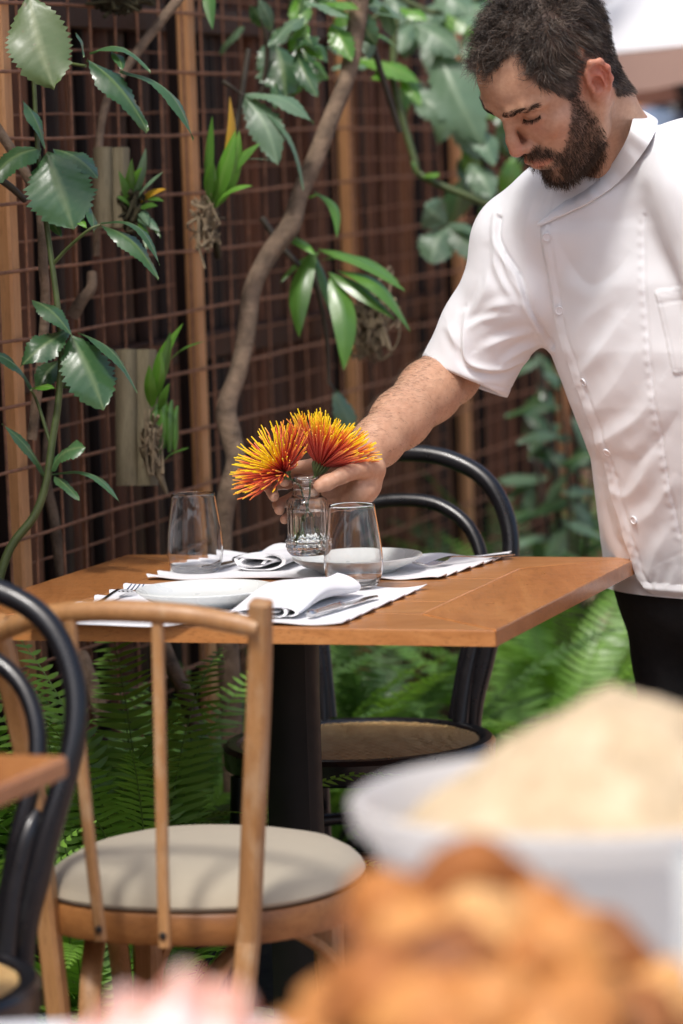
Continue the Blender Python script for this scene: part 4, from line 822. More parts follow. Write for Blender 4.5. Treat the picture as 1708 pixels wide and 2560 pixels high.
def surface_nets(fn, lo, hi, h, blk=8, margin=1.5):
    lo = np.asarray(lo, float); nb = np.ceil((np.asarray(hi)-lo)/(h*blk)).astype(int); n = nb*blk+1
    bi = np.stack(np.meshgrid(*[np.arange(k) for k in nb], indexing='ij'), -1).reshape(-1, 3)
    cd_ = fn(lo+(bi+.5)*blk*h); act = np.abs(cd_) < h*blk*.87*margin+h*2
    F = np.zeros(n, np.float32); sg = np.where(cd_ < 0, -1., 1.).reshape(nb).repeat(blk, 0).repeat(blk, 1).repeat(blk, 2); F[:-1, :-1, :-1] = sg; F[-1] = 1; F[:, -1] = 1; F[:, :, -1] = 1
    off = np.stack(np.meshgrid(*[np.arange(blk+1)]*3, indexing='ij'), -1).reshape(-1, 3); ab = bi[act]
    for s in range(0, len(ab), 400):
        ix = (ab[s:s+400, None, :]*blk+off[None]).reshape(-1, 3); F[ix[:, 0], ix[:, 1], ix[:, 2]] = fn(lo+ix*h)
    I = F < 0; c = np.zeros(n-1, np.uint8)
    for dx in (0, 1):
        for dy in (0, 1):
            for dz in (0, 1): c += I[dx:n[0]-1+dx, dy:n[1]-1+dy, dz:n[2]-1+dz]
    ce = np.argwhere((c > 0) & (c < 8)); vid = -np.ones(n-1, np.int32); vid[ce[:, 0], ce[:, 1], ce[:, 2]] = np.arange(len(ce))
    acc = np.zeros((len(ce), 3)); cnt = np.zeros(len(ce))
    cor = [(x, y, z) for x in (0, 1) for y in (0, 1) for z in (0, 1)]
    for a in cor:
        for k in range(3):
            if a[k]: continue
            b = list(a); b[k] = 1; fa = F[tuple((ce+a).T)]; fb = F[tuple((ce+b).T)]; m = (fa < 0) != (fb < 0); t = np.where(m, fa/(fa-fb+1e-12), 0)
            q = np.array(a, float)[None].repeat(len(ce), 0); q[:, k] += t; acc += q*m[:, None]; cnt += m
    v = lo+(ce+acc/cnt[:, None])*h; faces = []
    for k in range(3):
        i, j = (k+1) % 3, (k+2) % 3; sl0 = [slice(1, -1)]*3; sl0[k] = slice(0, -1); sl1 = list(sl0); sl1[k] = slice(1, None)
        A = I[tuple(sl0)]; B = I[tuple(sl1)]; ed = np.argwhere(A != B); o = np.ones(3, int); o[k] = 0; e = ed+o; fl = A[tuple(ed.T)]
        def vv(di, dj): q = e.copy(); q[:, i] -= di; q[:, j] -= dj; return vid[q[:, 0], q[:, 1], q[:, 2]]
        Q = np.stack([vv(1, 1), vv(0, 1), vv(0, 0), vv(1, 0)], 1); Q[~fl] = Q[~fl][:, ::-1]; faces.append(Q)
    f = np.concatenate(faces); f = f[(f >= 0).all(1)]
    return v, f
def vnormals(v, f):
    n = np.cross(v[f[:, 2]]-v[f[:, 0]], v[f[:, 3]]-v[f[:, 1]]); N = np.zeros_like(v)
    for k in range(4): np.add.at(N, f[:, k], n)
    return N/(np.linalg.norm(N, axis=1)[:, None]+1e-12)
def relax(v, f, it=2, a=.5):
    for _ in range(it):
        acc = np.zeros_like(v); cnt = np.zeros(len(v))
        for k in range(4):
            for d in (1, 3): np.add.at(acc, f[:, k], v[f[:, (k+d) % 4]]); np.add.at(cnt, f[:, k], 1)
        v = v*(1-a)+a*acc/np.maximum(cnt, 1)[:, None]
    return v
def inpoly(x, y, poly):
    x = np.asarray(x); y = np.asarray(y); c = np.zeros(x.shape, bool); n = len(poly)
    for i in range(n):
        x0, y0 = poly[i]; x1, y1 = poly[(i+1) % n]
        if y0 == y1: continue
        c ^= ((y0 > y) != (y1 > y)) & (x < (x1-x0)*(y-y0)/(y1-y0)+x0)
    return c
def pdist(x, y, pts):
    """signed distance in px from points to a polyline, and arc parameter 0..1"""
    pts = np.asarray(pts, float); best = np.full(np.shape(x), 1e9); sgn = np.ones(np.shape(x)); par = np.zeros(np.shape(x)); L = np.concatenate([[0], np.cumsum(np.linalg.norm(np.diff(pts, axis=0), axis=1))])
    for i in range(len(pts)-1):
        a, b = pts[i], pts[i+1]; d = b-a; l2 = d@d; t = np.clip(((x-a[0])*d[0]+(y-a[1])*d[1])/l2, 0, 1); ex, ey = x-a[0]-t*d[0], y-a[1]-t*d[1]; q = np.hypot(ex, ey); m = q < best
        best = np.where(m, q, best); sgn = np.where(m, np.sign(d[0]*ey-d[1]*ex), sgn); par = np.where(m, (L[i]+t*math.sqrt(l2))/L[-1], par)
    return best*sgn, par
# ------------------------------------------------------------------ the man
man = thing('person', 'bearded man in a white chef coat leaning over to set down a flower jar', 'person', P(1760, 2300, 5.35)*[1, 1, 0])
def rot(ax, d):
    return np.array(Matrix.Rotation(math.radians(d), 3, ax))
HS = 1.033; HR = rot('Z', 116.8)@rot('X', -46.1)@rot('Y', -13.4); HC = P(1391.7, 199.7, 5.12)
def h2w(l): return HC+(np.asarray(l, float)*HS)@HR.T
def w2h(p): return ((np.asarray(p)-HC)@HR)/HS
EYE = (.0325, .0705, .0245)
def head_sdf(p):
    x = np.abs(p[:, 0]); q = np.stack([x, p[:, 1], p[:, 2]], 1)
    d = ell(p, (0, -.014, .052), (.0745, .096, .086))
    d = smin(d, ell(p, (0, .030, .052), (.062, .068, .062)), .02)
    d = smin(d, ell(p, (0, .034, -.020), (.060, .060, .074)), .02)
    d = smin(d, ell(p, (0, .050, -.066), (.043, .046, .046)), .02)
    d = smin(d, rcone(q, (.058, -.002, -.040), (.050, .020, -.072), .014, .013), .02)
    d = smin(d, rcone(q, (.050, .020, -.072), (.014, .078, -.100), .013, .014), .018)
    d = smin(d, ell(p, (0, .082, -.098), (.019, .017, .016)), .012)
    d = smin(d, ell(q, (.047, .055, -.010), (.020, .022, .015)), .016)                    # cheekbone
    d = smin(d, chain(q, [(0, .096, .038), (.022, .0925, .0425), (.042, .080, .043), (.054, .062, .037)], [.006, .0075, .0075, .006]), .012)   # brow
    d = smax(d, -ell(q, (.0325, .0955, .0235), (.0175, .0175, .0115)), .012)               # socket
    d = smax(d, -ell(q, (.0165, .092, .024), (.006, .010, .010)), .008)
    # eyeball under a lowered lid
    d = smin(d, ell(q, EYE, (.0128, .0128, .0122)), .003)
    d = smax(d, -rcone(q, (.019, .084, .0175), (.0325, .0845, .0158), .0011, .0013), .002); d = smax(d, -rcone(q, (.0325, .0845, .0158), (.046, .074, .0185), .0013, .0009), .002)
    d = smin(d, rcone(q, (.020, .0815, .0110), (.044, .073, .0120), .0036, .0034), .006)    # lower lid
    d = smax(d, -rcone(q, (.021, .0845, .0315), (.045, .074, .030), .0014, .0012), .003)    # lid crease
    # nose
    d = smin(d, chain(p, [(0, .0915, .030), (0, .0985, .016), (0, .1085, -.004), (0, .1125, -.019)], [.0068, .0068, .0082, .0105]), .009)
    d = smin(d, ell(q, (.0125, .1005, -.0245), (.0078, .0105, .0078)), .006)
    d = smin(d, ell(p, (0, .106, -.0265), (.005, .010, .006)), .005)
    d = smax(d, -ell(q, (.0068, .1055, -.0335), (.0036, .0062, .005)), .003)
    d = smax(d, -rcone(q, (.0180, .095, -.019), (.021, .088, -.031), .0009, .0008), .005)   # wing crease
    d = smax(d, -rcone(q, (.022, .0935, -.036), (.031, .086, -.058), .0018, .0014), .006)   # nasolabial fold
    # mouth
    d = smin(d, ell(p, (0, .088, -.058), (.028, .018, .026)), .014)
    d = smin(d, chain(q, [(0, .1045, -.0530), (.010, .1035, -.0535), (.026, .0905, -.0610)], [.0045, .0046, .0020]), .005)
    d = smin(d, chain(q, [(0, .1020, -.0655), (.012, .0995, -.0645), (.025, .0905, -.0625)], [.0044, .0040, .0018]), .005)
    d = smax(d, -chain(q, [(0, .108, -.0595), (.012, .1055, -.0592), (.0275, .0925, -.0618)], [.0013, .0013, .0010]), .002)
    d = smax(d, -ell(p, (0, .104, -.079), (.020, .010, .006)), .010)
    # ear
    e = q-np.array([.0735, -.014, .0]); a = math.radians(24); ex = e[:, 0]*math.cos(a)+e[:, 1]*math.sin(a); ey = -e[:, 0]*math.sin(a)+e[:, 1]*math.cos(a); tl = .22; ey, ez = ey*math.cos(tl)+e[:, 2]*math.sin(tl), -ey*math.sin(tl)+e[:, 2]*math.cos(tl)
    E = np.stack([ex, ey, ez], 1)
    ear = ell(E, (.002, 0, .004), (.0062, .0175, .0305)); ear = smin(ear, ell(E, (.001, .006, -.026), (.0055, .009, .0105)), .008)
    helix = chain(E, [(.006, .014, .006), (.0075, .0125, .022), (.0082, .002, .0335), (.0082, -.011, .029), (.008, -.0175, .014), (.0075, -.0168, -.004), (.006, -.0105, -.019)], [.0024, .0030, .0036, .0036, .0034, .0030, .0026]); ear = smin(ear, helix, .003)
    ear = smax(ear, -ell(E, (.0085, .002, -.003), (.0105, .0090, .0132)), .002)
    ear = smax(ear, -chain(E, [(.0085, .006, .0235), (.0095, -.006, .0215), (.0092, -.0115, .008), (.008, -.010, -.006)], [.0016, .0026, .0024, .0014]), .003)
    ear = smin(ear, chain(E, [(.0075, .005, .016), (.0085, -.0055, .009), (.0075, -.006, -.010)], [.0014, .002, .0018]), .003)
    ear = smin(ear, ell(E, (.006, .0115, -.005), (.0045, .004, .006)), .004)
    d = smin(d, ear, .005)
    return d
NB = P(1530, 372, 5.24); NB2 = P(1580, 450, 5.30)            # neck foot, upper chest
SHR, SHL = P(1312, 610, 5.36), P(1800, 500, 5.12)
ELB, WRI = P(1124, 936, 5.45), P(918, 1130, 5.255)
JC = P(768, 1230, 5.20)                                       # jar axis at finger height
def J(x, y, z): return JC+RIGHT*x-BACK*y+UPV*z                # right, away, up around the jar
def hand_sdf(p):
    d = None
    fing = [([(.050, .040, .036), (.012, .050, .040), (-.026, .042, .034), (-.0420, .014, .025), (-.0330, -.007, .015)], [.0115, .0102, .0094, .0088, .0080]),
            ([(.052, .046, .018), (.010, .056, .020), (-.032, .052, .014), (-.0560, .020, .009), (-.0480, -.004, -.006)], [.0115, .0104, .0096, .0088, .0080]),
            ([(.056, .044, .000), (.016, .056, -.002), (-.020, .054, -.008), (-.0420, .030, -.018), (-.0400, .006, -.026)], [.0110, .0098, .0092, .0084, .0076]),
            ([(.062, .038, -.016), (.028, .048, -.020), (.000, .048, -.026), (-.0240, .034, -.034), (-.0330, .012, -.040)], [.0100, .0088, .0082, .0074, .0066])]
    for pts, rad in fing:
        e = chain(p, [J(*q) for q in pts], rad, .004); d = e if d is None else np.minimum(d, smin(d, e, .0025))
    palm = chain(p, [WRI+UPV*.004, J(.082, .030, .034), J(.056, .043, .030)], [.0245, .0195, .012], .01)
    palm = smin(palm, chain(p, [WRI-UPV*.008, J(.086, .026, .012), J(.064, .038, -.006)], [.0225, .0198, .012], .01), .016)
    palm = smin(palm, chain(p, [WRI-UPV*.012, J(.080, .012, .000), J(.060, .030, -.014)], [.019, .0170, .0102], .01), .014)
    palm = smin(palm, chain(p, [J(.086, .030, .040), J(.054, .044, .020), J(.064, .036, -.010)], [.014, .0125, .0105], .01), .016)
    d = smin(d, palm, .007)
    th = chain(p, [J(.096, .020, .034), J(.078, -.006, .034), J(.050, -.027, .023), J(.030, -.0335, .0135), J(.0185, -.0345, .0085)], [.0185, .0140, .0110, .0108, .0098], .006)
    return smin(d, th, .009)
def arm_sdf(p):
    dr = nrm(WRI-ELB); up_ = nrm(np.cross(dr, np.cross(UPV, dr)))
    d = chain(p, [SHR+RIGHT*.01, lerp(SHR, ELB, .5)+RIGHT*.004, ELB], [.050, .047, .0445], .02)
    d = smin(d, chain(p, [ELB, lerp(ELB, WRI, .25)+up_*.003, lerp(ELB, WRI, .6)+up_*.002, lerp(ELB, WRI, .88), WRI], [.0430, .0450, .0412, .0345, .0300], .02), .02)
    return d
def skin_head(p):
    d = head_sdf(w2h(p))*HS
    nk = chain(p, [h2w((0, -.030, -.005)), lerp(h2w((0, -.030, -.005)), NB, .6), NB, NB2], [.060, .059, .064, .085], .02)
    nk = smin(nk, rcone(p, h2w((-.058, -.022, -.035)), NB+RIGHT*-.06+BACK*.03, .014, .010), .02)
    d = smin(d, nk, .022)
    return smin(d, chain(p, [SHL, NB2-UPV*.06, SHR], [.05, .085, .05], .04), .05)
def skin_arm(p):
    return smin(smin(arm_sdf(p), hand_sdf(p), .010), rcone(p, SHR, NB2-UPV*.06, .06, .08), .03)
HB = h2w((0, 0, .02))
def skin(p):
    d = np.full(len(p), .2); m = ((p-HB)**2).sum(1) < .27**2
    tr = chain(p, [SHL, NB2-UPV*.06, SHR], [.05, .085, .05], .04)
    a = rcone(p, SHR, ELB, .1, .1) < .05; a |= rcone(p, ELB, JC, .14, .14) < .05
    d = np.minimum(d, tr)
    if m.any(): d[m] = np.minimum(d[m], skin_head(p[m]))
    if a.any(): d[a] = np.minimum(d[a], skin_arm(p[a]))
    return d
blo = np.minimum.reduce([WRI, ELB, SHR, SHL, J(-.07, .08, -.06), J(-.07, -.06, -.06), NB2-UPV*.06, h2w((-.09, 0, 0)), h2w((.09, 0, 0)), h2w((0, -.11, 0)), h2w((-.08, 0, .12))])-.09; bhi = np.maximum.reduce([WRI, ELB, SHR, SHL, NB2, h2w((0, .1, .1)), h2w((0, -.02, .14)), h2w((.09, 0, .1)), h2w((0, -.12, .08)), h2w((0, -.1, .14))])+.07
def biggest(v, f):
    lab = np.arange(len(v))
    for _ in range(2000):
        m = lab[f].min(1); new = lab.copy()
        for k in range(4): np.minimum.at(new, f[:, k], m)
        new = new[new]; new = new[new]
        if (new == lab).all(): break
        lab = new
    u, c = np.unique(lab, return_counts=True); keep = lab == u[c.argmax()]; mp = np.cumsum(keep)-1; return v[keep], mp[f[keep[f].all(1)]]
hv, hf = biggest(*surface_nets(skin, blo, bhi, .0021)); hv = relax(hv, hf, 1, .38); av, af = hv, hf
# ---- regions of the face, read on the side that shows and mirrored
def facepix(v):
    l = w2h(v); l = np.stack([-np.abs(l[:, 0]), l[:, 1], l[:, 2]], 1); x, y, _ = proj(h2w(l)); return x, y, w2h(v)
HAIR = [(1180, 205), (1235, 175), (1275, 140), (1298, 128), (1312, 165), (1322, 196), (1345, 214), (1372, 224), (1400, 236), (1418, 250), (1436, 244), (1446, 215), (1444, 185), (1456, 150), (1476, 136), (1505, 146), (1524, 176), (1526, 215), (1540, 236), (1560, 240), (1640, 200), (1640, -160), (1250, -200), (1060, 0), (1080, 210)]
BEARD = [(1424, 232), (1437, 228), (1446, 240), (1466, 262), (1492, 292), (1508, 330), (1514, 372), (1500, 420), (1462, 470), (1420, 500), (1370, 480), (1352, 432), (1352, 418), (1366, 418), (1384, 404), (1384, 392), (1370, 392), (1350, 400), (1328, 396), (1316, 386), (1334, 370), (1352, 364), (1376, 372), (1392, 384), (1404, 384), (1416, 356), (1424, 320), (1428, 280)]
LIPS = [(1326, 402), (1352, 396), (1374, 392), (1386, 396), (1374, 408), (1352, 420), (1338, 420)]
SKIP = [(1376, 414), (1392, 408), (1404, 420), (1398, 444), (1384, 446), (1374, 432)]
fx, fy, hl = facepix(hv)
onhead = (np.linalg.norm(hl, axis=1) < .17) & (hv[:, 0] > P(1100, 100, 5.1)[0])
hmask = inpoly(fx, fy, HAIR) & onhead & (np.abs(hl[:, 0]) < .074); bmask = inpoly(fx, fy, BEARD) & onhead & (hl[:, 1] > .0) & (hl[:, 2] < .04)
hair_a = np.where(hmask, .9, 0.)+np.where(bmask, .58, 0.); hair_a = np.clip(hair_a, 0, .92)
for _ in range(10):
    acc = np.zeros(len(hv)); cn = np.zeros(len(hv))
    for k in range(4): np.add.at(acc, hf[:, k], hair_a[hf[:, (k+1) % 4]]); np.add.at(cn, hf[:, k], 1)
    hair_a = .5*hair_a+.5*acc/np.maximum(cn, 1)
g_ = lambda c, s: np.exp(-(((hl-np.array(c))*[1, 1, 1])**2).sum(1)/(2*s*s))
gx = np.abs(hl[:, 0]); gl = np.stack([gx, hl[:, 1], hl[:, 2]], 1); g2_ = lambda c, s: np.exp(-((gl-np.array(c))**2).sum(1)/(2*s*s))
red = .55*g_((0, .112, -.02), .013)+.30*g2_((.045, .06, -.015), .02)+.95*g2_((.084, -.02, .005), .026)+.55*np.where(inpoly(fx, fy, LIPS) & (hl[:, 1] > .07), 1., 0.)+.25*g2_((.033, .085, .005), .01)
dark = .5*g2_((.0325, .083, .0145), .0035)
def skinmat():
    m = NT('skin'); v = m.coord(); a = m.noise(v, 35, 5, .6); b = m.noise(v, 160, 4, .6)
    c = m.ramp(a, [(.3, (.45, .245, .15)), (.7, (.57, .34, .22))]); c = m.mix(m.attr('red'), c, (.52, .13, .085))
    c = m.mix(.25, c, m.ramp(b, [(.35, (.40, .19, .12)), (.65, (.64, .39, .27))])); c = m.mix(m.attr('hair'), c, (.030, .018, .012))
    m.P(Base_Color=c, Roughness=m.math('MULTIPLY_ADD', b, .2, .36)); m.b.inputs['Subsurface Weight'].default_value = .12; m.b.inputs['Subsurface Radius'].default_value = (.9, .35, .2); m.b.inputs['Subsurface Scale'].default_value = .006
    m.b.inputs['Specular IOR Level'].default_value = .42; m.bump(b, .18, .0008); return m.m
M['skin'] = skinmat()
ax_, ay_, _ = proj(av); jd = np.linalg.norm(av-JC, axis=1); ared = .14*np.exp(-(jd/.05)**2)
bat = {'hair': np.clip(hair_a+dark, 0, 1), 'red': np.clip(red+ared, 0, 1)}
body = obj('body', (hv, hf), M['skin'], man, attr=bat, sharp=0)
# thumb nail and finger creases are part of the hand; eyes show as a dark slit under the lid
# ---- hair
def hairmat(nm, c0, c1, rough=.38):
    m = NT(nm); t = m.attr('tone'); m.P(Base_Color=m.mix(t, c0, c1), Roughness=rough+.15); m.b.inputs['Specular IOR Level'].default_value = .35; return m.m
M['hair'] = hairmat('dark_brown_hair', (.018, .013, .010), (.15, .115, .09)); M['beard'] = hairmat('dark_beard', (.018, .011, .007), (.12, .07, .042), .5); M['armhair'] = hairmat('arm_hair', (.03, .018, .011), (.09, .055, .033), .5)
def sample(v, f, w_, n, rng):
    tri = np.vstack([f[:, [0, 1, 2]], f[:, [0, 2, 3]]]); a = v[tri[:, 0]]; b = v[tri[:, 1]]; c = v[tri[:, 2]]; ar = np.linalg.norm(np.cross(b-a, c-a), axis=1)*w_[tri].mean(1); pr = ar/ar.sum()
    i = rng.choice(len(tri), n, p=pr); u = rng.random((n, 2)); s = u.sum(1) > 1; u[s] = 1-u[s]; p = a[i]+(b[i]-a[i])*u[:, :1]+(c[i]-a[i])*u[:, 1:]
    nn = np.cross(b[i]-a[i], c[i]-a[i]); nn /= np.linalg.norm(nn, axis=1)[:, None]+1e-12; return p, nn
def strands(p, dirs, width, rng, tone):
    """p: (n, m, 3) polylines -> flat ribbons"""
    n, m, _ = p.shape; rv = rng.normal(size=(n, 1, 3)); t = np.gradient(p, axis=1); sd_ = np.cross(t, rv+0*t); sd_ /= np.linalg.norm(sd_, axis=2)[:, :, None]+1e-12
    wd = width*np.linspace(1, .25, m)[None, :, None]*(rng.uniform(.6, 1.3, n)[:, None, None]); a = p-sd_*wd; b = p+sd_*wd
    v = np.stack([a, b], 2).reshape(-1, 3); base = (np.arange(n)*m*2)[:, None]+np.arange(m-1)[None]*2; f = np.stack([base, base+1, base+3, base+2], -1).reshape(-1, 4)
    return v, f, np.repeat(tone, m*2)
def grow(p, d0, length, curl, cf, grav, rng, seg=8, clump=None):
    n = len(p); out = np.zeros((n, seg, 3)); out[:, 0] = p; ph = rng.uniform(0, 6.28, n); d = d0/np.linalg.norm(d0, axis=1)[:, None]; r1 = np.cross(d, rng.normal(size=(n, 3))); r1 /= np.linalg.norm(r1, axis=1)[:, None]; r2 = np.cross(d, r1); cur = p.copy()
    cfv = cf*rng.uniform(.6, 1.5, n)
    for k in range(1, seg):
        t = k/(seg-1); a = ph+cfv*t; dd = d+curl[:, None]*(r1*np.cos(a)[:, None]+r2*np.sin(a)[:, None])+grav*t; dd /= np.linalg.norm(dd, axis=1)[:, None]; cur = cur+dd*(length/(seg-1))[:, None]; out[:, k] = cur
    return out
rng = np.random.default_rng(11)
def field(p, fr, sd_):
    """smooth pseudo-random vector field used to lock neighbouring hairs together"""
    r = np.random.default_rng(sd_); o = np.zeros_like(p)
    for _ in range(6):
        k = r.normal(size=(3, 3))*fr; ph = r.uniform(0, 6.28, 3); o += np.sin(p@k.T+ph)
    return o/3
lX, lY, lZ = HR[:, 0], HR[:, 1], HR[:, 2]
wh = np.where(hmask, 1., 0)
p, nn = sample(hv, hf, wh, 15000, rng); l = w2h(p); top = sm(.075, .125, l[:, 2]+.35*np.maximum(0, l[:, 1])); front = sm(.02, .09, l[:, 1])*top
comb = (-lZ*1.0-lY*.35)[None]*(1-top)[:, None]+(lY*.85+lZ*.25)[None]*top[:, None]
fl = field(l, 110, 3); d0 = nn*(.35+.55*top)[:, None]+comb*.9+(fl@HR.T)*(.35+.45*top)[:, None]
ln = (.010+.020*sm(.0, .09, l[:, 2]))*(1-top)+top*(.036+.016*front); ln = ln*rng.uniform(.7, 1.15, len(p))
st = grow(p+nn*.0005, d0, ln, .25+.9*top+.35*front, 8.0, np.array([0, 0, -.35]), rng, 9)
v1 = strands(st, None, .00042, rng, np.clip(.35+.45*field(l, 160, 8)[:, 0]+rng.normal(0, .22, len(p)), 0, 1))
obj('hair', (v1[0], v1[1]), M['hair'], man, attr={'tone': v1[2]}, sharp=0)
wb = np.where(bmask & ~inpoly(fx, fy, SKIP), 1., 0)+.10*np.where(inpoly(fx, fy, SKIP) & onhead & (hl[:, 1] > .03), 1, 0)
for _ in range(14):
    acc = np.zeros(len(hv)); cn = np.zeros(len(hv))
    for k in range(4): np.add.at(acc, hf[:, k], wb[hf[:, (k+1) % 4]]); np.add.at(cn, hf[:, k], 1)
    wb = .4*wb+.6*acc/np.maximum(cn, 1)
wb = wb**1.5; p, nn = sample(hv, hf, wb, 9500, rng); l = w2h(p); low = sm(-.03, -.10, l[:, 2]); fl = field(l, 140, 5)
d0 = nn*(.45+.2*low)[:, None]+(-lZ*.75+lY*.05)[None]+(fl@HR.T)*.35; mo = sm(.07, .085, l[:, 1])*sm(-.060, -.050, l[:, 2]); ln = (.0050+.0055*low+.003*sm(.06, .1, l[:, 1])+.004*mo)*rng.uniform(.6, 1.2, len(p))
st = grow(p+nn*.0004, d0, ln, np.full(len(p), .35), 4, np.array([0, 0, -.2]), rng, 6); v1 = strands(st, None, .00034, rng, np.clip(.35+rng.normal(0, .3, len(p)), 0, 1)); obj('beard', (v1[0], v1[1]), M['beard'], man, attr={'tone': v1[2]}, sharp=0)
hb = BVHTree.FromPolygons([tuple(q) for q in hv], [tuple(int(i) for i in q) for q in hf])
def snap(c, up):
    out = []
    for q in c:
        w_ = h2w(q); r = hb.find_nearest(Vector(w_)); out.append(w2h(np.array(r[0])+np.array(r[1])*up))
    return np.array(out)
for sg in (-1, 1):                                            # brows and lashes
    bx = np.array([(.010, .102, .0395), (.024, .098, .0435), (.040, .0865, .0445), (.052, .0705, .040)]); c = spline(bx, 420)*[sg, 1, 1]
    t = np.linspace(0, 1, 420); c = c+rng.normal(0, 1, (420, 3))*[.0006, .0004, .0022]*(1-.5*t)[:, None]; c = snap(c, .0006)
    dl = np.stack([np.full(420, sg*.7), -.25-.3*t, .45-.55*t], 1); st = grow(h2w(c), dl@HR.T, rng.uniform(.005, .009, 420), np.full(420, .15), 3, 0, rng, 5); v1 = strands(st, None, .00030, rng, rng.uniform(0, .4, 420)); obj('eyebrow', (v1[0], v1[1]), M['beard'], man, attr={'tone': v1[2]}, sharp=0)
    lc = spline(np.array([(.019, .0838, .0170), (.0265, .0848, .0156), (.0345, .0835, .0155), (.042, .0788, .0168), (.0465, .0735, .0185)]), 130)*[sg, 1, 1]; lc = snap(lc, .0004)
    dl = np.stack([sg*np.linspace(-.3, .8, 130), np.full(130, .9), np.full(130, -.55)], 1); st = grow(h2w(lc), dl@HR.T, rng.uniform(.005, .0085, 130), np.full(130, .1), 2, np.array([0, 0, .25]), rng, 5); v1 = strands(st, None, .00032, rng, rng.uniform(0, .2, 130)); obj('eyelash', (v1[0], v1[1]), M['beard'], man, attr={'tone': v1[2]}, sharp=0)
# arm hair
ah_ = proj(av)[1] > 640; seg_t = np.clip(((av-ELB)@(WRI-ELB))/((WRI-ELB)@(WRI-ELB)), -1, 2); wa = np.where(ah_ & (seg_t > -.35) & (seg_t < 1.02), 1., 0)*np.where(av[:, 0] > J(.06, 0, 0)[0], 1, 0)
an_ = vnormals(av, af); wa *= .35+.65*np.clip(an_@nrm(UPV*.7-RIGHT*.6), 0, 1)
p, nn = sample(av, af, wa, 6500, rng); dr = nrm(WRI-ELB); d0 = nn*.35+dr*.75+np.cross(dr, nn)*.55+rng.normal(0, .14, p.shape)
st = grow(p, d0, rng.uniform(.006, .017, len(p)), np.full(len(p), .2), 3, np.array([0, 0, -.15]), rng, 6); v1 = strands(st, None, .00013, rng, rng.uniform(0, 1, len(p))); obj('arm_hair', (v1[0], v1[1]), M['armhair'], man, attr={'tone': v1[2]}, sharp=0)
# ---- coat
ROWS = [(330, 1600, 5.31, .02, .02), (430, 1555, 5.29, .075, .06), (490, 1560, 5.30, .130, .092), (560, 1588, 5.32, .185, .125), (700, 1645, 5.33, .208, .147), (862, 1696, 5.34, .208, .154), (1000, 1748, 5.36, .205, .160), (1140, 1806, 5.39, .207, .164), (1320, 1832, 5.46, .212, .168), (1420, 1846, 5.50, .215, .170), (1620, 1850, 5.52, .216, .172)]
fwd = nrm(np.array([-.72, -.69, 0])); rgt = np.array([fwd[1], -fwd[0], 0])
cen = np.array([P(x, y, d) for y, x, d, a, b in ROWS]); zs = cen[::-1, 2]; cx_, cy_ = cen[::-1, 0], cen[::-1, 1]; ra = np.array([q[3] for q in ROWS])[::-1]; rb_ = np.array([q[4] for q in ROWS])[::-1]
CUF = P(1162, 952, 5.435); SLA = nrm(P(1320, 690, 5.36)-CUF)
PLK = [(1352, 556), (1356, 600), (1372, 690), (1388, 790), (1412, 880), (1442, 962), (1480, 1062), (1508, 1140), (1540, 1250), (1572, 1346), (1600, 1428), (1640, 1500), (1700, 1530)]
def torso(p):
    z = p[:, 2]; x0 = np.interp(z, zs, cx_); y0 = np.interp(z, zs, cy_); a = np.interp(z, zs, ra); b = np.interp(z, zs, rb_); dx, dy = p[:, 0]-x0, p[:, 1]-y0; u = dx*rgt[0]+dy*rgt[1]; w_ = dx*fwd[0]+dy*fwd[1]
    k = (np.abs(u/a)**2.3+np.abs(w_/b)**2.3)**(1/2.3); return np.maximum((k-1)*np.minimum(a, b)*.85, z-zs[-1])
def coat_sdf(p):
    d = torso(p)
    d = smin(d, chain(p, [P(1500, 475, 5.26), P(1395, 530, 5.31), SHR+UPV*.005], [.062, .070, .074], .03), .05)
    d = smin(d, chain(p, [P(1620, 425, 5.24), P(1740, 430, 5.15), SHL], [.066, .072, .08], .03), .05)
    sl_ = chain(p, [SHR-UPV*.006, P(1302, 706, 5.37), P(1222, 822, 5.41), CUF-SLA*.045], [.078, .080, .069, .0735], .02)
    d = smin(d, sl_, .028)
    d = smin(d, chain(p, [SHL, SHL+np.array([.06, -.08, -.25])], [.085, .08], .03), .03)
    # neck opening
    d = smax(d, -chain(p, [NB+UPV*.10-RIGHT*.03, NB+UPV*.012], [.080, .066], .01), .006)
    # cuff: cut square and hollow
    cut = (p-CUF)@nrm(RIGHT*.374+UPV*.927)
    near = np.linalg.norm(p-CUF, axis=1)
    cutd = np.where(near < .16, -cut, -1.0); d = np.maximum(d, cutd)
    inner = rcone(p, CUF-SLA*.05, CUF+SLA*.022, .0595, .052); d = smax(d, -inner, .002)
    return d
def hemcut(v):
    return v
clo = np.array([min(CUF[0]-.09, cen[:, 0].min()-.25), cen[:, 1].min()-.32, P(1640, 1512, 5.3)[2]-.004]); chi = np.array([cen[:, 0].max()+.30, cen[:, 1].max()+.24, P(1580, 240, 5.3)[2]])
cv, cf = surface_nets(coat_sdf, clo, chi, .0030)
cv = relax(cv, cf, 2, .5); cn_ = vnormals(cv, cf); px_, py_, _ = proj(cv); facing = np.clip((cn_@BACK+.25)/.5, 0, 1)
FS = 1.0
def fold(pts, w_, amp, asym=0.0, taper=True):
    w_ = w_*.82
    d, t = pdist(px_, py_, spline([(x, y, 0) for x, y in pts], 24)[:, :2]); e = np.sin(PI*np.clip(t, .02, .98))**.5 if taper else 1.0; k = np.exp(-(np.abs(d)/w_)**1.35)
    if asym: k = k-asym*np.exp(-((d-w_*1.25)/(w_*1.1))**2)
    return amp*.001*k*e*FS
disp = np.zeros(len(cv)); body_side = px_ > np.interp(py_, [500, 640, 700, 780, 862, 990, 2000], [1235, 1262, 1305, 1338, 1385, 1290, 1290])
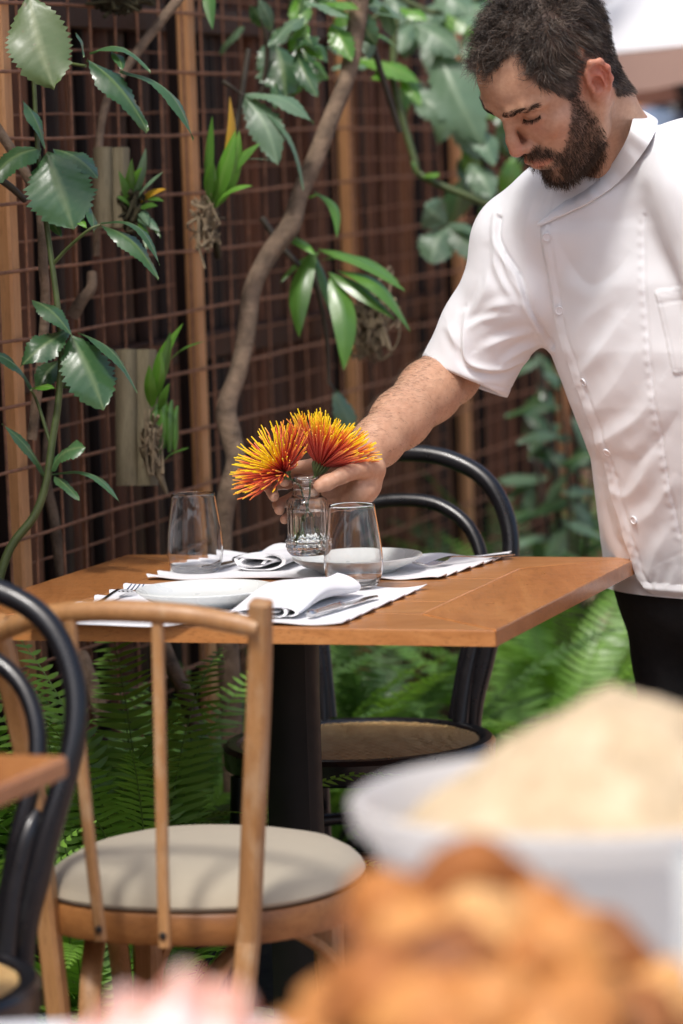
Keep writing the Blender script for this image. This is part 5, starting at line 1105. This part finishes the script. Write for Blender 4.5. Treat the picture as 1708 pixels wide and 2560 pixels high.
# sleeve folds
sl_m = np.where(~body_side, 1., .0)
for pts, w_, am, asy in [([(1164, 780), (1160, 840), (1166, 900), (1205, 922), (1262, 922), (1320, 898)], 11, 7.5, .9), ([(1250, 790), (1205, 800), (1172, 822)], 14, 4.5, .6), ([(1330, 830), (1265, 846), (1205, 872)], 16, 5, .7), ([(1356, 858), (1310, 872), (1255, 910)], 13, 5.5, .8), ([(1236, 600), (1240, 670), (1275, 745)], 15, 4.5, .6), ([(1222, 640), (1214, 720), (1182, 790)], 18, 4, .7), ([(1258, 620), (1268, 680), (1300, 735)], 9, 3, .7), ([(1120, 815), (1140, 860), (1150, 880)], 14, 4, .6), ([(1200, 700), (1185, 760), (1170, 790)], 12, 3, .5), ([(1290, 760), (1240, 765), (1195, 790)], 18, 3.5, .5)]: disp += fold(pts, w_, am, asy)*sl_m
# front folds
FS = .62
bm_ = np.where(body_side, 1., 0)
for pts, w_, am, asy in [([(1395, 600), (1440, 680), (1480, 712), (1540, 676), (1580, 620)], 26, -6, .4), ([(1400, 500), (1372, 560), (1366, 600)], 16, 4, .7), ([(1340, 480), (1318, 560), (1312, 640), (1330, 740)], 22, 4, .6), ([(1376, 470), (1358, 520), (1340, 560)], 10, 3.2, .7), ([(1392, 474), (1380, 520), (1368, 550)], 8, 2.5, .7), ([(1316, 490), (1296, 540), (1292, 600)], 16, 3, .6),
  ([(1555, 800), (1500, 880), (1450, 940)], 26, 6.5, .7), ([(1600, 860), (1540, 960), (1470, 1040)], 30, 4, .6), ([(1650, 960), (1600, 1040), (1510, 1100), (1480, 1110)], 30, 7, .7), ([(1700, 1030), (1640, 1110), (1590, 1150), (1530, 1130)], 28, -6, .5), ([(1640, 1120), (1610, 1190), (1570, 1235), (1520, 1210)], 26, 6, .7), ([(1700, 1180), (1640, 1270), (1590, 1310)], 30, 6, .6), ([(1690, 1300), (1650, 1380), (1630, 1450)], 26, 5, .6), ([(1705, 1400), (1690, 1450), (1680, 1500)], 16, 3.5, .7), ([(1660, 1420), (1655, 1470), (1650, 1505)], 10, 3, .7), ([(1420, 640), (1404, 720), (1408, 800)], 20, -3.5, .4), ([(1530, 690), (1500, 760), (1460, 800)], 30, 3, .5), ([(1620, 420), (1570, 520), (1540, 640)], 40, 4, .4), ([(1440, 860), (1470, 800), (1550, 740)], 26, 3, .4),
  ([(1500, 1130), (1506, 1230), (1530, 1330), (1560, 1380)], 14, -5, .5), ([(1530, 1200), (1545, 1300), (1570, 1380)], 14, 4, .6)]: disp += fold(pts, w_, am, asy)*bm_
# overlapping front panel: a real step along its edge, puckered seams
dpl, tpl = pdist(px_, py_, np.array(PLK)); pan = np.where((py_ > 545) & body_side, 1., 0); right_of = -dpl
lift = .0065+.010*sm(.62, .95, tpl)
disp += pan*sm(548, 590, py_)*lift*sm(-2.5, 2.5, right_of)*np.exp(-np.clip(right_of, 0, None)/(120+200*sm(.5, .9, tpl)))
pk_ = .5+.5*np.sin(tpl*150+3*np.sin(tpl*31)); disp += pan*(-.0016)*np.exp(-((right_of-22)/4)**2)*(.4+.6*pk_)+pan*.0008*np.exp(-((right_of-11)/7)**2)*pk_
for sx in ([(1612, 540), (1612, 700), (1622, 860), (1640, 1010), (1672, 1180), (1708, 1330)],):  # long front seam
    d, t = pdist(px_, py_, np.array(sx)); disp += bm_*(-.0017)*np.exp(-(d/3.5)**2)+bm_*.0011*np.exp(-((d-9)/7)**2)*(.5+.5*np.sin(t*170))
arm_seam = [(1250, 545), (1246, 590), (1262, 632), (1300, 690), (1322, 760), (1350, 812), (1380, 866)]
d, t = pdist(px_, py_, spline([(x, y, 0) for x, y in arm_seam], 30)[:, :2]); disp += -.0052*np.exp(-(d/5)**2)+.0034*np.exp(-((d-11)/8)**2)
d, t = pdist(px_, py_, np.array([(1046, 884), (1100, 922), (1190, 962), (1290, 972)])); disp += sl_m*(-.0014)*np.exp(-(d/4)**2)
hemd, ht = pdist(px_, py_, np.array([(1560, 1440), (1640, 1484), (1720, 1492)])); disp += bm_*(-.0016)*np.exp(-(hemd/4)**2)
PK = [(1636, 727), (1760, 706), (1790, 918), (1684, 936)]; d, t = pdist(px_, py_, np.array(PK+[PK[0]])); ins = inpoly(px_, py_, PK); disp += np.where(ins & body_side, .0032*sm(0, 5, np.abs(d)), 0)-np.where(ins & body_side, .0012*np.exp(-((np.abs(d)-9)/3)**2), 0)
d, t = pdist(px_, py_, np.array([(1640, 760), (1766, 740)])); disp += np.where(ins & body_side, -.0014*np.exp(-(d/3)**2), 0)
# soft cloth undulation
disp += (.0012*field(cv, 20, 21)[:, 0]+.0006*field(cv, 55, 22)[:, 0]+.0002*field(cv, 130, 23)[:, 0])
disp *= sm(.002, .016, cv[:, 2]-cv[:, 2].min())
cv2 = cv+cn_*(disp*facing+disp*0)[:, None]
# uneven hem: lift the verts below the hem line of the inner flap
coat = obj('chef_coat', (cv2, cf), M['coat'], man, sharp=0)
bvh = BVHTree.FromPolygons([tuple(q) for q in cv2], [tuple(int(i) for i in q) for q in cf])
def oncoat(x, y):
    dv = P(x, y, 1.0)-_O; dv = dv/np.linalg.norm(dv); h = bvh.ray_cast(Vector(_O), Vector(dv)); return (np.array(h[0]), np.array(h[1])) if h[0] is not None else (P(x, y, 5.2), BACK)
M['button'] = plain('white_snap', (.74, .73, .75), .35, .03, 30)
for bx, by in ((1367, 592), (1399, 776), (1461, 955), (1519, 1130), (1586, 1300)):
    q, n_ = oncoat(bx, by); e1 = nrm(np.cross(n_, Z)); e2 = np.cross(n_, e1); m = MB(); m.lathe([(0, .0), (.0058, .0), (.0068, .0012), (.0064, .0028), (.0052, .0030), (.0044, .0020), (0, .0022)], n=24); vv = m.V(); m.v = [q+vv[:, :1]*e1+vv[:, 1:2]*e2+vv[:, 2:]*n_]; obj('button', m, M['button'], coat)
# stand collar: its foot is found on the coat, its upper edge leans in to the neck
def band(top_, bot, th, nm, n=60, lift=.004):
    def dep(x, y, d):
        if d: return P(x, y, d)
        q, n_ = oncoat(x, y); return q+n_*lift
    b = spline([dep(*q) for q in bot], n); a = spline([P(x, y, proj(dep(*bq))[2][0]+dd) for (x, y, dd), bq in zip(top_, bot)], n); g = np.zeros((9, n, 3)); c_ = NB
    o = (a+b)/2-c_; o = o-np.outer(o@UPV, UPV); o /= np.linalg.norm(o, axis=1)[:, None]
    for i in range(9):
        t = i/8; g[i] = a*(1-t)+b*t+o*(.0035*math.sin(PI*t)+.0007*np.sin(np.linspace(0, 95, n)+3*np.sin(np.linspace(0, 9, n)))[:, None]*(1 if 1 < i < 8 else .4))
    m = MB(); m.slab(g, (o*th)[None]); return obj(nm, m, M['coat'], coat, sharp=60)
band([(1548, 268, 0), (1562, 254, 0), (1586, 272, .0), (1581, 312, .008), (1560, 364, .012), (1518, 424, .014), (1465, 472, .012), (1405, 507, .008), (1352, 552, .002)],
     [(1582, 300, 5.37), (1612, 284, 5.33), (1644, 300, 5.25), (1641, 350, 0), (1607, 402, 0), (1552, 457, 0), (1482, 501, 0), (1415, 533, 0), (1356, 566, 0)], .0042, 'collar', 80, .0075)
band([(1545, 264, 0), (1500, 330, 0), (1452, 400, 0), (1434, 438, .0), (1446, 456, .01), (1480, 486, .02)], [(1590, 330, 5.37), (1520, 400, 5.40), (1450, 455, 5.36), (1428, 480, 5.30), (1446, 500, 5.25), (1490, 520, 5.2)], .0028, 'collar', 40)
# ---- trousers
HIP = P(1830, 1400, 5.51)
def tr_sdf(p):
    r1 = HIP+rgt*.085; l1 = HIP-rgt*.085
    d = ell(p, HIP-UPV*.02, (.19, .16, .14), np.stack([rgt, fwd, Z], 1))
    for s, e in ((r1, .0), (l1, .06)):
        k = s*[1, 1, 0]+fwd*(e+.01)+Z*.46; d = smin(d, chain(p, [s-UPV*.04, k, s*[1, 1, 0]+fwd*(e-.02)+Z*.03], [.104, .078, .068], .03), .04)
    return d
tv, tf = surface_nets(tr_sdf, HIP+np.array([-.42, -.42, -HIP[2]]), HIP+np.array([.42, .42, .16]), .008); tn_ = vnormals(tv, tf); tv = tv+tn_*(.004*field(tv, 18, 31)[:, :1]+.0015*field(tv, 60, 32)[:, :1]); obj('trousers', (tv, tf), M['trouser'], man, sharp=0)
for s in (1, -1):
    q = HIP*[1, 1, 0]+rgt*.09*s+fwd*(.03 if s < 0 else 0); m = MB(); m.tube([q-fwd*.09+Z*.045, q-fwd*.02+Z*.05, q+fwd*.08+Z*.04, q+fwd*.17+Z*.025], [.03, .042, .045, .022], 16); obj('shoe', m, M['black'], man)
# ------------------------------------------------------------------ far end of the courtyard
um = thing('parasol', 'white square parasol with a pinkish brown valance behind the man\'s head', 'parasol', P(2300, 600, 9.6)*[1, 1, 0])
A, B, C_ = P(1150, 172, 9.2), P(2500, 28, 8.0), P(2250, -420, 9.8); D_ = 2*np.array([C_[0], C_[1], 0])-A*[1, 1, 0]+Z*B[2]; E_ = 2*np.array([C_[0], C_[1], 0])-B*[1, 1, 0]+Z*A[2]
m = MB(); top = []
cs4 = [A, B, D_, E_]
for i in range(4):
    a, b = cs4[i], cs4[(i+1) % 4]; m.grid([[lerp(lerp(a, b, t), C_, s)-Z*.05*math.sin(PI*t)*math.sin(PI*s) for t in np.linspace(0, 1, 13)] for s in np.linspace(0, 1, 9)])
obj('canopy', m, cloth('parasol_canvas', (.82, .82, .83), 300), um, smooth=True)
m = MB()
for i in range(4):
    a, b = cs4[i], cs4[(i+1) % 4]; m.grid([[lerp(a, b, t)-Z*(.004+s*.092)+.006*Z*math.sin(t*30)*s for t in np.linspace(0, 1, 24)] for s in (0, .5, 1)])
obj('valance', m, cloth('brown_canvas', (.50, .33, .28), 300), um)
m = MB(); m.tube([C_*[1, 1, 0], C_*[1, 1, 0]+Z*(C_[2]-.02)], .025, 12); obj('pole', m, M['postblack'], um)
for q in cs4:
    m = MB(); m.tube([C_-Z*.1, q+Z*-.02], .01, 8); obj('rib', m, M['postblack'], um)
fp = thing('person', 'blurred person in a blue denim jacket with black hair, far behind the man\'s shoulder', 'person', P(1650, 900, 10.6)*[1, 1, 0])
def blob(nm, chains, mat, parent, nseg=14):
    m = MB()
    for pts, rad in chains:
        p = spline(pts, nseg); r_ = np.interp(np.linspace(0, 1, nseg), np.linspace(0, 1, len(rad)), rad); m.tube(p, r_, 14)
    return obj(nm, m, mat, parent)
dn = plain('blue_denim', (.13, .18, .27), .8, .3, 30); hr = plain('black_hair', (.012, .013, .018), .4, .3, 40); sk0 = plain('tan_skin', (.42, .23, .15), .5, .1, 20)
hd = P(1664, 222, 10.6); sh_ = hd-Z*.07
blob('body', [([hd+Z*.115, hd+Z*.09, hd, hd-Z*.09, hd-Z*.10, hd-Z*.12], [.01, .06, .078, .062, .045, .04])], sk0, fp)
blob('jacket', [([sh_+Z*.02, sh_-Z*.03, sh_-Z*.2, sh_-Z*.45, sh_-Z*.62], [.06, .14, .19, .19, .18]), ([sh_-RIGHT*.15, sh_-RIGHT*.23-Z*.12, sh_-RIGHT*.27-Z*.3, sh_-RIGHT*.15-Z*.42+BACK*.15], [.05, .065, .055, .045]), ([sh_+RIGHT*.15, sh_+RIGHT*.24-Z*.12, sh_+RIGHT*.28-Z*.3, sh_+RIGHT*.15-Z*.42+BACK*.15], [.05, .065, .055, .045])], dn, fp)
blob('hair', [([hd+Z*.13+BACK*-.01, hd+Z*.1+BACK*.02, hd+Z*.02+BACK*.035+RIGHT*.01, hd-Z*.06+BACK*.05+RIGHT*.02, hd-Z*.1+BACK*.1+RIGHT*.02], [.02, .085, .09, .06, .02])], hr, fp)
blob('trousers', [([sh_-Z*.6, sh_-Z*.85, sh_*[1, 1, 0]+Z*.06], [.17, .16, .1])], dn, fp)
ft = thing('courtyard_tree', 'bright green bushy tree top above the parasol at the top edge', 'tree', P(1440, 1200, 11.6)*[1, 1, 0]); c_ = P(1440, -90, 11.6)
m = MB(); m.tube(spline([c_*[1, 1, 0], c_*[1, 1, .6]+U*.05, c_-Z*.1], 14), np.linspace(.07, .03, 14), 10); obj('trunk', m, M['bark'], ft)
m = MB(); m.rib = []; fr_ = random.Random(8)
for k in range(420):
    d = nrm([fr_.gauss(0, 1), fr_.gauss(0, 1), fr_.gauss(0, .8)])*fr_.uniform(.05, .42)*[1, 1, .75]; q = c_+d; a = nrm([fr_.gauss(0, 1), fr_.gauss(0, 1), fr_.gauss(-.3, .6)])
    leaf(q, q+a*.085, .05, nor=[fr_.gauss(0, .5), fr_.gauss(0, .5), 1], nu=7, ns=3, seed=k, mb=m, tone=fr_.uniform(0, .7))
obj('crown', m, M['brightleaf'], ft, attr={'rib': np.concatenate(m.rib)})
wlm = thing('wall_lantern', 'dark blue-black lantern on the ochre wall above the parasol', 'lantern', P(1630, -8, 13.3))
q = P(1630, -8, 13.25); m = MB(); m.lathe([(0, -.06), (.05, -.055), (.06, .05), (.085, .06), (.02, .12), (0, .13)], c=q, n=10); obj('lantern_body', m, M['postblack'], wlm); m = MB(); m.tube([q+Z*.12, q+Z*.2, q+Z*.18+np.array([0, .2, 0])], .012, 8); obj('bracket', m, M['postblack'], wlm)
# ------------------------------------------------------------------ buffet in the foreground (far out of focus)
bt = thing('buffet_table', 'cloth-covered buffet table under the blurred bowls in the foreground', 'table', [.15, 2.2, 0])
BT = .68; TRZ = .775
m = MB(); m.box([.18, 2.23, BT-.015], 1.5, 1.34, .03, bev=.004); obj('tabletop', m, M['linen'], bt, smooth=False)
for x in (-.5, .86):
    for y in (1.62, 2.84):
        m = MB(); m.box([x, y, (BT-.03)/2], .05, .05, BT-.03, bev=.004); obj('leg', m, M['black'], bt, smooth=False)
DBW = 2.78
bc_ = P(1500, 1985, DBW); RB = .192; zb = bc_[2]
bo = thing('serving_bowl', 'large grey-white serving bowl heaped with pale crumbs in the foreground', 'bowl', [bc_[0], bc_[1]+.02, BT])
b0 = np.array([bc_[0]+.0, bc_[1]+.02, 0])
m = MB(); H = zb-BT; prof = [(0, .012), (.07, .010), (.075, 0), (.09, 0), (.12, .012), (.155, H*.5), (RB-.012, H-.03), (RB, H-.022), (RB+.002, H-.004), (RB-.004, H), (RB-.016, H-.006), (RB-.03, H-.035), (.14, H*.6), (.10, .035), (0, .028)]
m.lathe([(r, z+BT) for r, z in prof], c=b0, n=96); obj('bowl_body', m, plain('pale_stoneware', (.52, .49, .46), .4, .05, 10), bo)
m = MB(); fr_ = np.random.default_rng(3); nn = 90; hp = []
pk = P(1590, 1725, DBW+.02)[2]-zb
xs = np.linspace(-1, 1, nn); rows = []
for yy in xs:
    row = []
    for xx in xs:
        rr = math.hypot(xx, yy); k = min(1, 1/max(rr, 1e-6)) if rr > 1 else 1; x, y = xx*k*(RB-.022), yy*k*(RB-.022); q = math.hypot(x-.018, y)/(RB-.02)
        z = zb-.028+(pk+.03)*max(0, 1-q**1.35)+.004*math.sin(x*70+y*31)*math.sin(y*63-x*20)+fr_.normal(0, .0016)*(1 if q < 1 else 0); row.append([b0[0]+x, b0[1]+y, z])
    rows.append(row)
m.grid(rows); cr_ = NT('toasted_crumbs'); v_ = cr_.coord(); cr_.P(Base_Color=cr_.ramp(cr_.noise(v_, 26, 8, .75), [(.3, (.44, .33, .20)), (.55, (.62, .48, .31)), (.75, (.72, .60, .43))]), Roughness=.9); cr_.bump(cr_.noise(v_, 160, 4, .7), .8, .004)
tag(obj('crumb_heap', m, cr_.m), 'heap of pale toasted crumbs filling the serving bowl', 'crumbs', kind='stuff')
def fritter_mat():
    m = NT('fried_crust'); v = m.coord(); a = m.noise(v, 14, 6, .65); t = m.attr('tone'); b = m.noise(v, 70, 5, .7)
    c = m.ramp(m.math('ADD', m.math('MULTIPLY', a, .6), m.math('MULTIPLY', t, .42)), [(.20, (.11, .028, .005)), (.38, (.42, .145, .028)), (.56, (.64, .30, .085)), (.82, (.80, .53, .25))])
    m.P(Base_Color=c, Roughness=.62); m.bump(b, .5, .003); return m.m
M['fried'] = fritter_mat()
tr_ = thing('serving_tray', 'wide tray under the heaped fried pastries in the foreground', 'tray', [P(1100, 2560, 2.05)[0], P(1100, 2560, 2.05)[1], BT])
tcx = P(1080, 2560, 2.05)*[1, 1, 0]; m = MB(); m.lathe([(0, BT), (.09, BT), (.095, BT+.01), (.04, BT+.03), (.035, TRZ-.02), (.06, TRZ), (.205, TRZ), (.24, TRZ+.03), (.235, TRZ+.03), (.20, TRZ+.005), (0, TRZ+.004)], c=tcx, n=64); obj('tray_body', m, plain('dark_stoneware', (.05, .045, .04), .5, .2, 10), tr_)
fr_ = random.Random(12); ico = None
def fritter(c, sx, sy, sz, tone, k):
    v = []; f = []; nu, nv = 18, 12; m = MB(); r = random.Random(k); ph = [r.uniform(0, 6) for _ in range(5)]; yaw = r.uniform(0, PI); tl = r.uniform(-.6, .6); g = []
    for j in range(nv+1):
        row = []
        for i in range(nu+1):
            th = PI*j/nv; p_ = 2*PI*i/nu; d = np.array([math.sin(th)*math.cos(p_), math.sin(th)*math.sin(p_), math.cos(th)])
            b = 1+.16*math.sin(3*d[0]+ph[0])*math.cos(4*d[1]+ph[1])+.10*math.sin(7*d[2]+ph[2]+3*d[0])+.04*math.sin(11*d[1]+ph[3]); q = d*b*[sx, sy, sz]
            q[2] += -.35*q[0]*q[0]/sx; q = np.array([q[0], q[1]*math.cos(tl)-q[2]*math.sin(tl), q[1]*math.sin(tl)+q[2]*math.cos(tl)]); row.append(np.array([q[0]*math.cos(yaw)-q[1]*math.sin(yaw), q[0]*math.sin(yaw)+q[1]*math.cos(yaw), q[2]])+c)
        g.append(row)
    m.grid(g, a=np.full((nv+1, nu+1), tone), flip=True); o = obj('fried_pastry', m, M['fried']); return o
cnt = 0
def heap_top(x): return np.interp(x, [560, 680, 800, 880, 960, 1080, 1260, 1400, 1500, 1600, 1700, 1800], [2600, 2520, 2420, 2300, 2170, 2095, 2110, 2165, 2250, 2330, 2410, 2500])
for row in range(6):
    for k in range(8):
        d = 2.26-.055*row+fr_.uniform(-.02, .02); x = 650+k*166+fr_.uniform(-38, 38)+(row % 2)*86; y = heap_top(x)+112+row*100+fr_.uniform(-22, 26)
        if y > 2680 or x > 1790: continue
        c = P(x, y, d)
        if c[2]-.03 < TRZ: continue
        o = fritter(c, fr_.uniform(.026, .044), fr_.uniform(.021, .031), fr_.uniform(.018, .026), fr_.choice([.0, .0, .2, .4, .55, .8]), cnt); cnt += 1
        tag(o, 'golden brown fried pastry in the blurred heap at the bottom right', 'pastry', 'fried pastries heaped on the tray')
for row in range(6):
    for k in range(8):
        d = 2.31-.055*row+fr_.uniform(-.02, .02); x = 650+k*166+fr_.uniform(-38, 38)+((row+1) % 2)*86; y = heap_top(x)+176+row*100+fr_.uniform(-22, 26)
        if y > 2680 or x > 1790: continue
        c = P(x, y, d)
        if c[2]-.03 < TRZ: continue
        o = fritter(c, fr_.uniform(.026, .044), fr_.uniform(.021, .031), fr_.uniform(.018, .026), fr_.choice([.0, .0, .2, .4, .55, .8]), cnt); cnt += 1
        tag(o, 'golden brown fried pastry in the blurred heap at the bottom right', 'pastry', 'fried pastries heaped on the tray')
cp = P(1790, 2215, 2.45); cup = MB(); z0 = BT; r0 = .026; cup.lathe([(0, z0), (r0*.8, z0), (r0, z0+.01), (r0*1.05, cp[2]+.02), (r0*1.02, cp[2]+.022), (r0*.92, cp[2]), (r0*.9, z0+.02), (0, z0+.015)], c=cp*[1, 1, 0], n=40)
tag(obj('white_cup', cup, M['ceramic']), 'white cup cut off by the right frame edge beside the serving bowl', 'cup')
# checked cloth, bottom left
def gingham():
    m = NT('checked_cotton'); v = m.n('Attribute', attribute_name='uvc').outputs['Vector']; s = m.n('SeparateXYZ'); m.t.links.new(v, s.inputs[0])
    fx = m.math('GREATER_THAN', m.math('FRACT', m.math('MULTIPLY', s.outputs[0], 5.0)), .5); fy = m.math('GREATER_THAN', m.math('FRACT', m.math('MULTIPLY', s.outputs[1], 5.0)), .5)
    c = m.mix(m.math('MULTIPLY', m.math('ADD', fx, fy), .5), (.80, .78, .77), (.62, .22, .13)); m.P(Base_Color=c, Roughness=.85); m.b.inputs['Sheen Weight'].default_value = .1; return m.m
m = MB(); g = []; uv = []
for j in range(40):
    row = []
    for i in range(50):
        a, b = i/49, j/39; x = 130+a*560; d = 2.30-b*.3; crest = 2445+30*math.sin(a*7)-35*math.exp(-((a-.55)/.25)**2)+170*(abs(a-.5)*2)**3
        q = P(x, crest, 2.22); z = q[2]*math.sin(PI*min(1, .5+b*.42))-.004-.02*b*b-.2*max(0, .12-b)/.12*.6; z = max(z+.006*math.sin(a*23+b*9)+.005*math.sin(b*21-a*8), BT+.004)
        row.append([q[0], P(x, crest, d)[1], z]); uv.append([a*1.5, b*1.0, 0])
    g.append(row)
m.grid(g, flip=True); tag(obj('checked_napkin', m, gingham(), attr={'uvc': np.array(uv)}), 'crumpled red and white checked cloth, blurred at the bottom left', 'cloth')
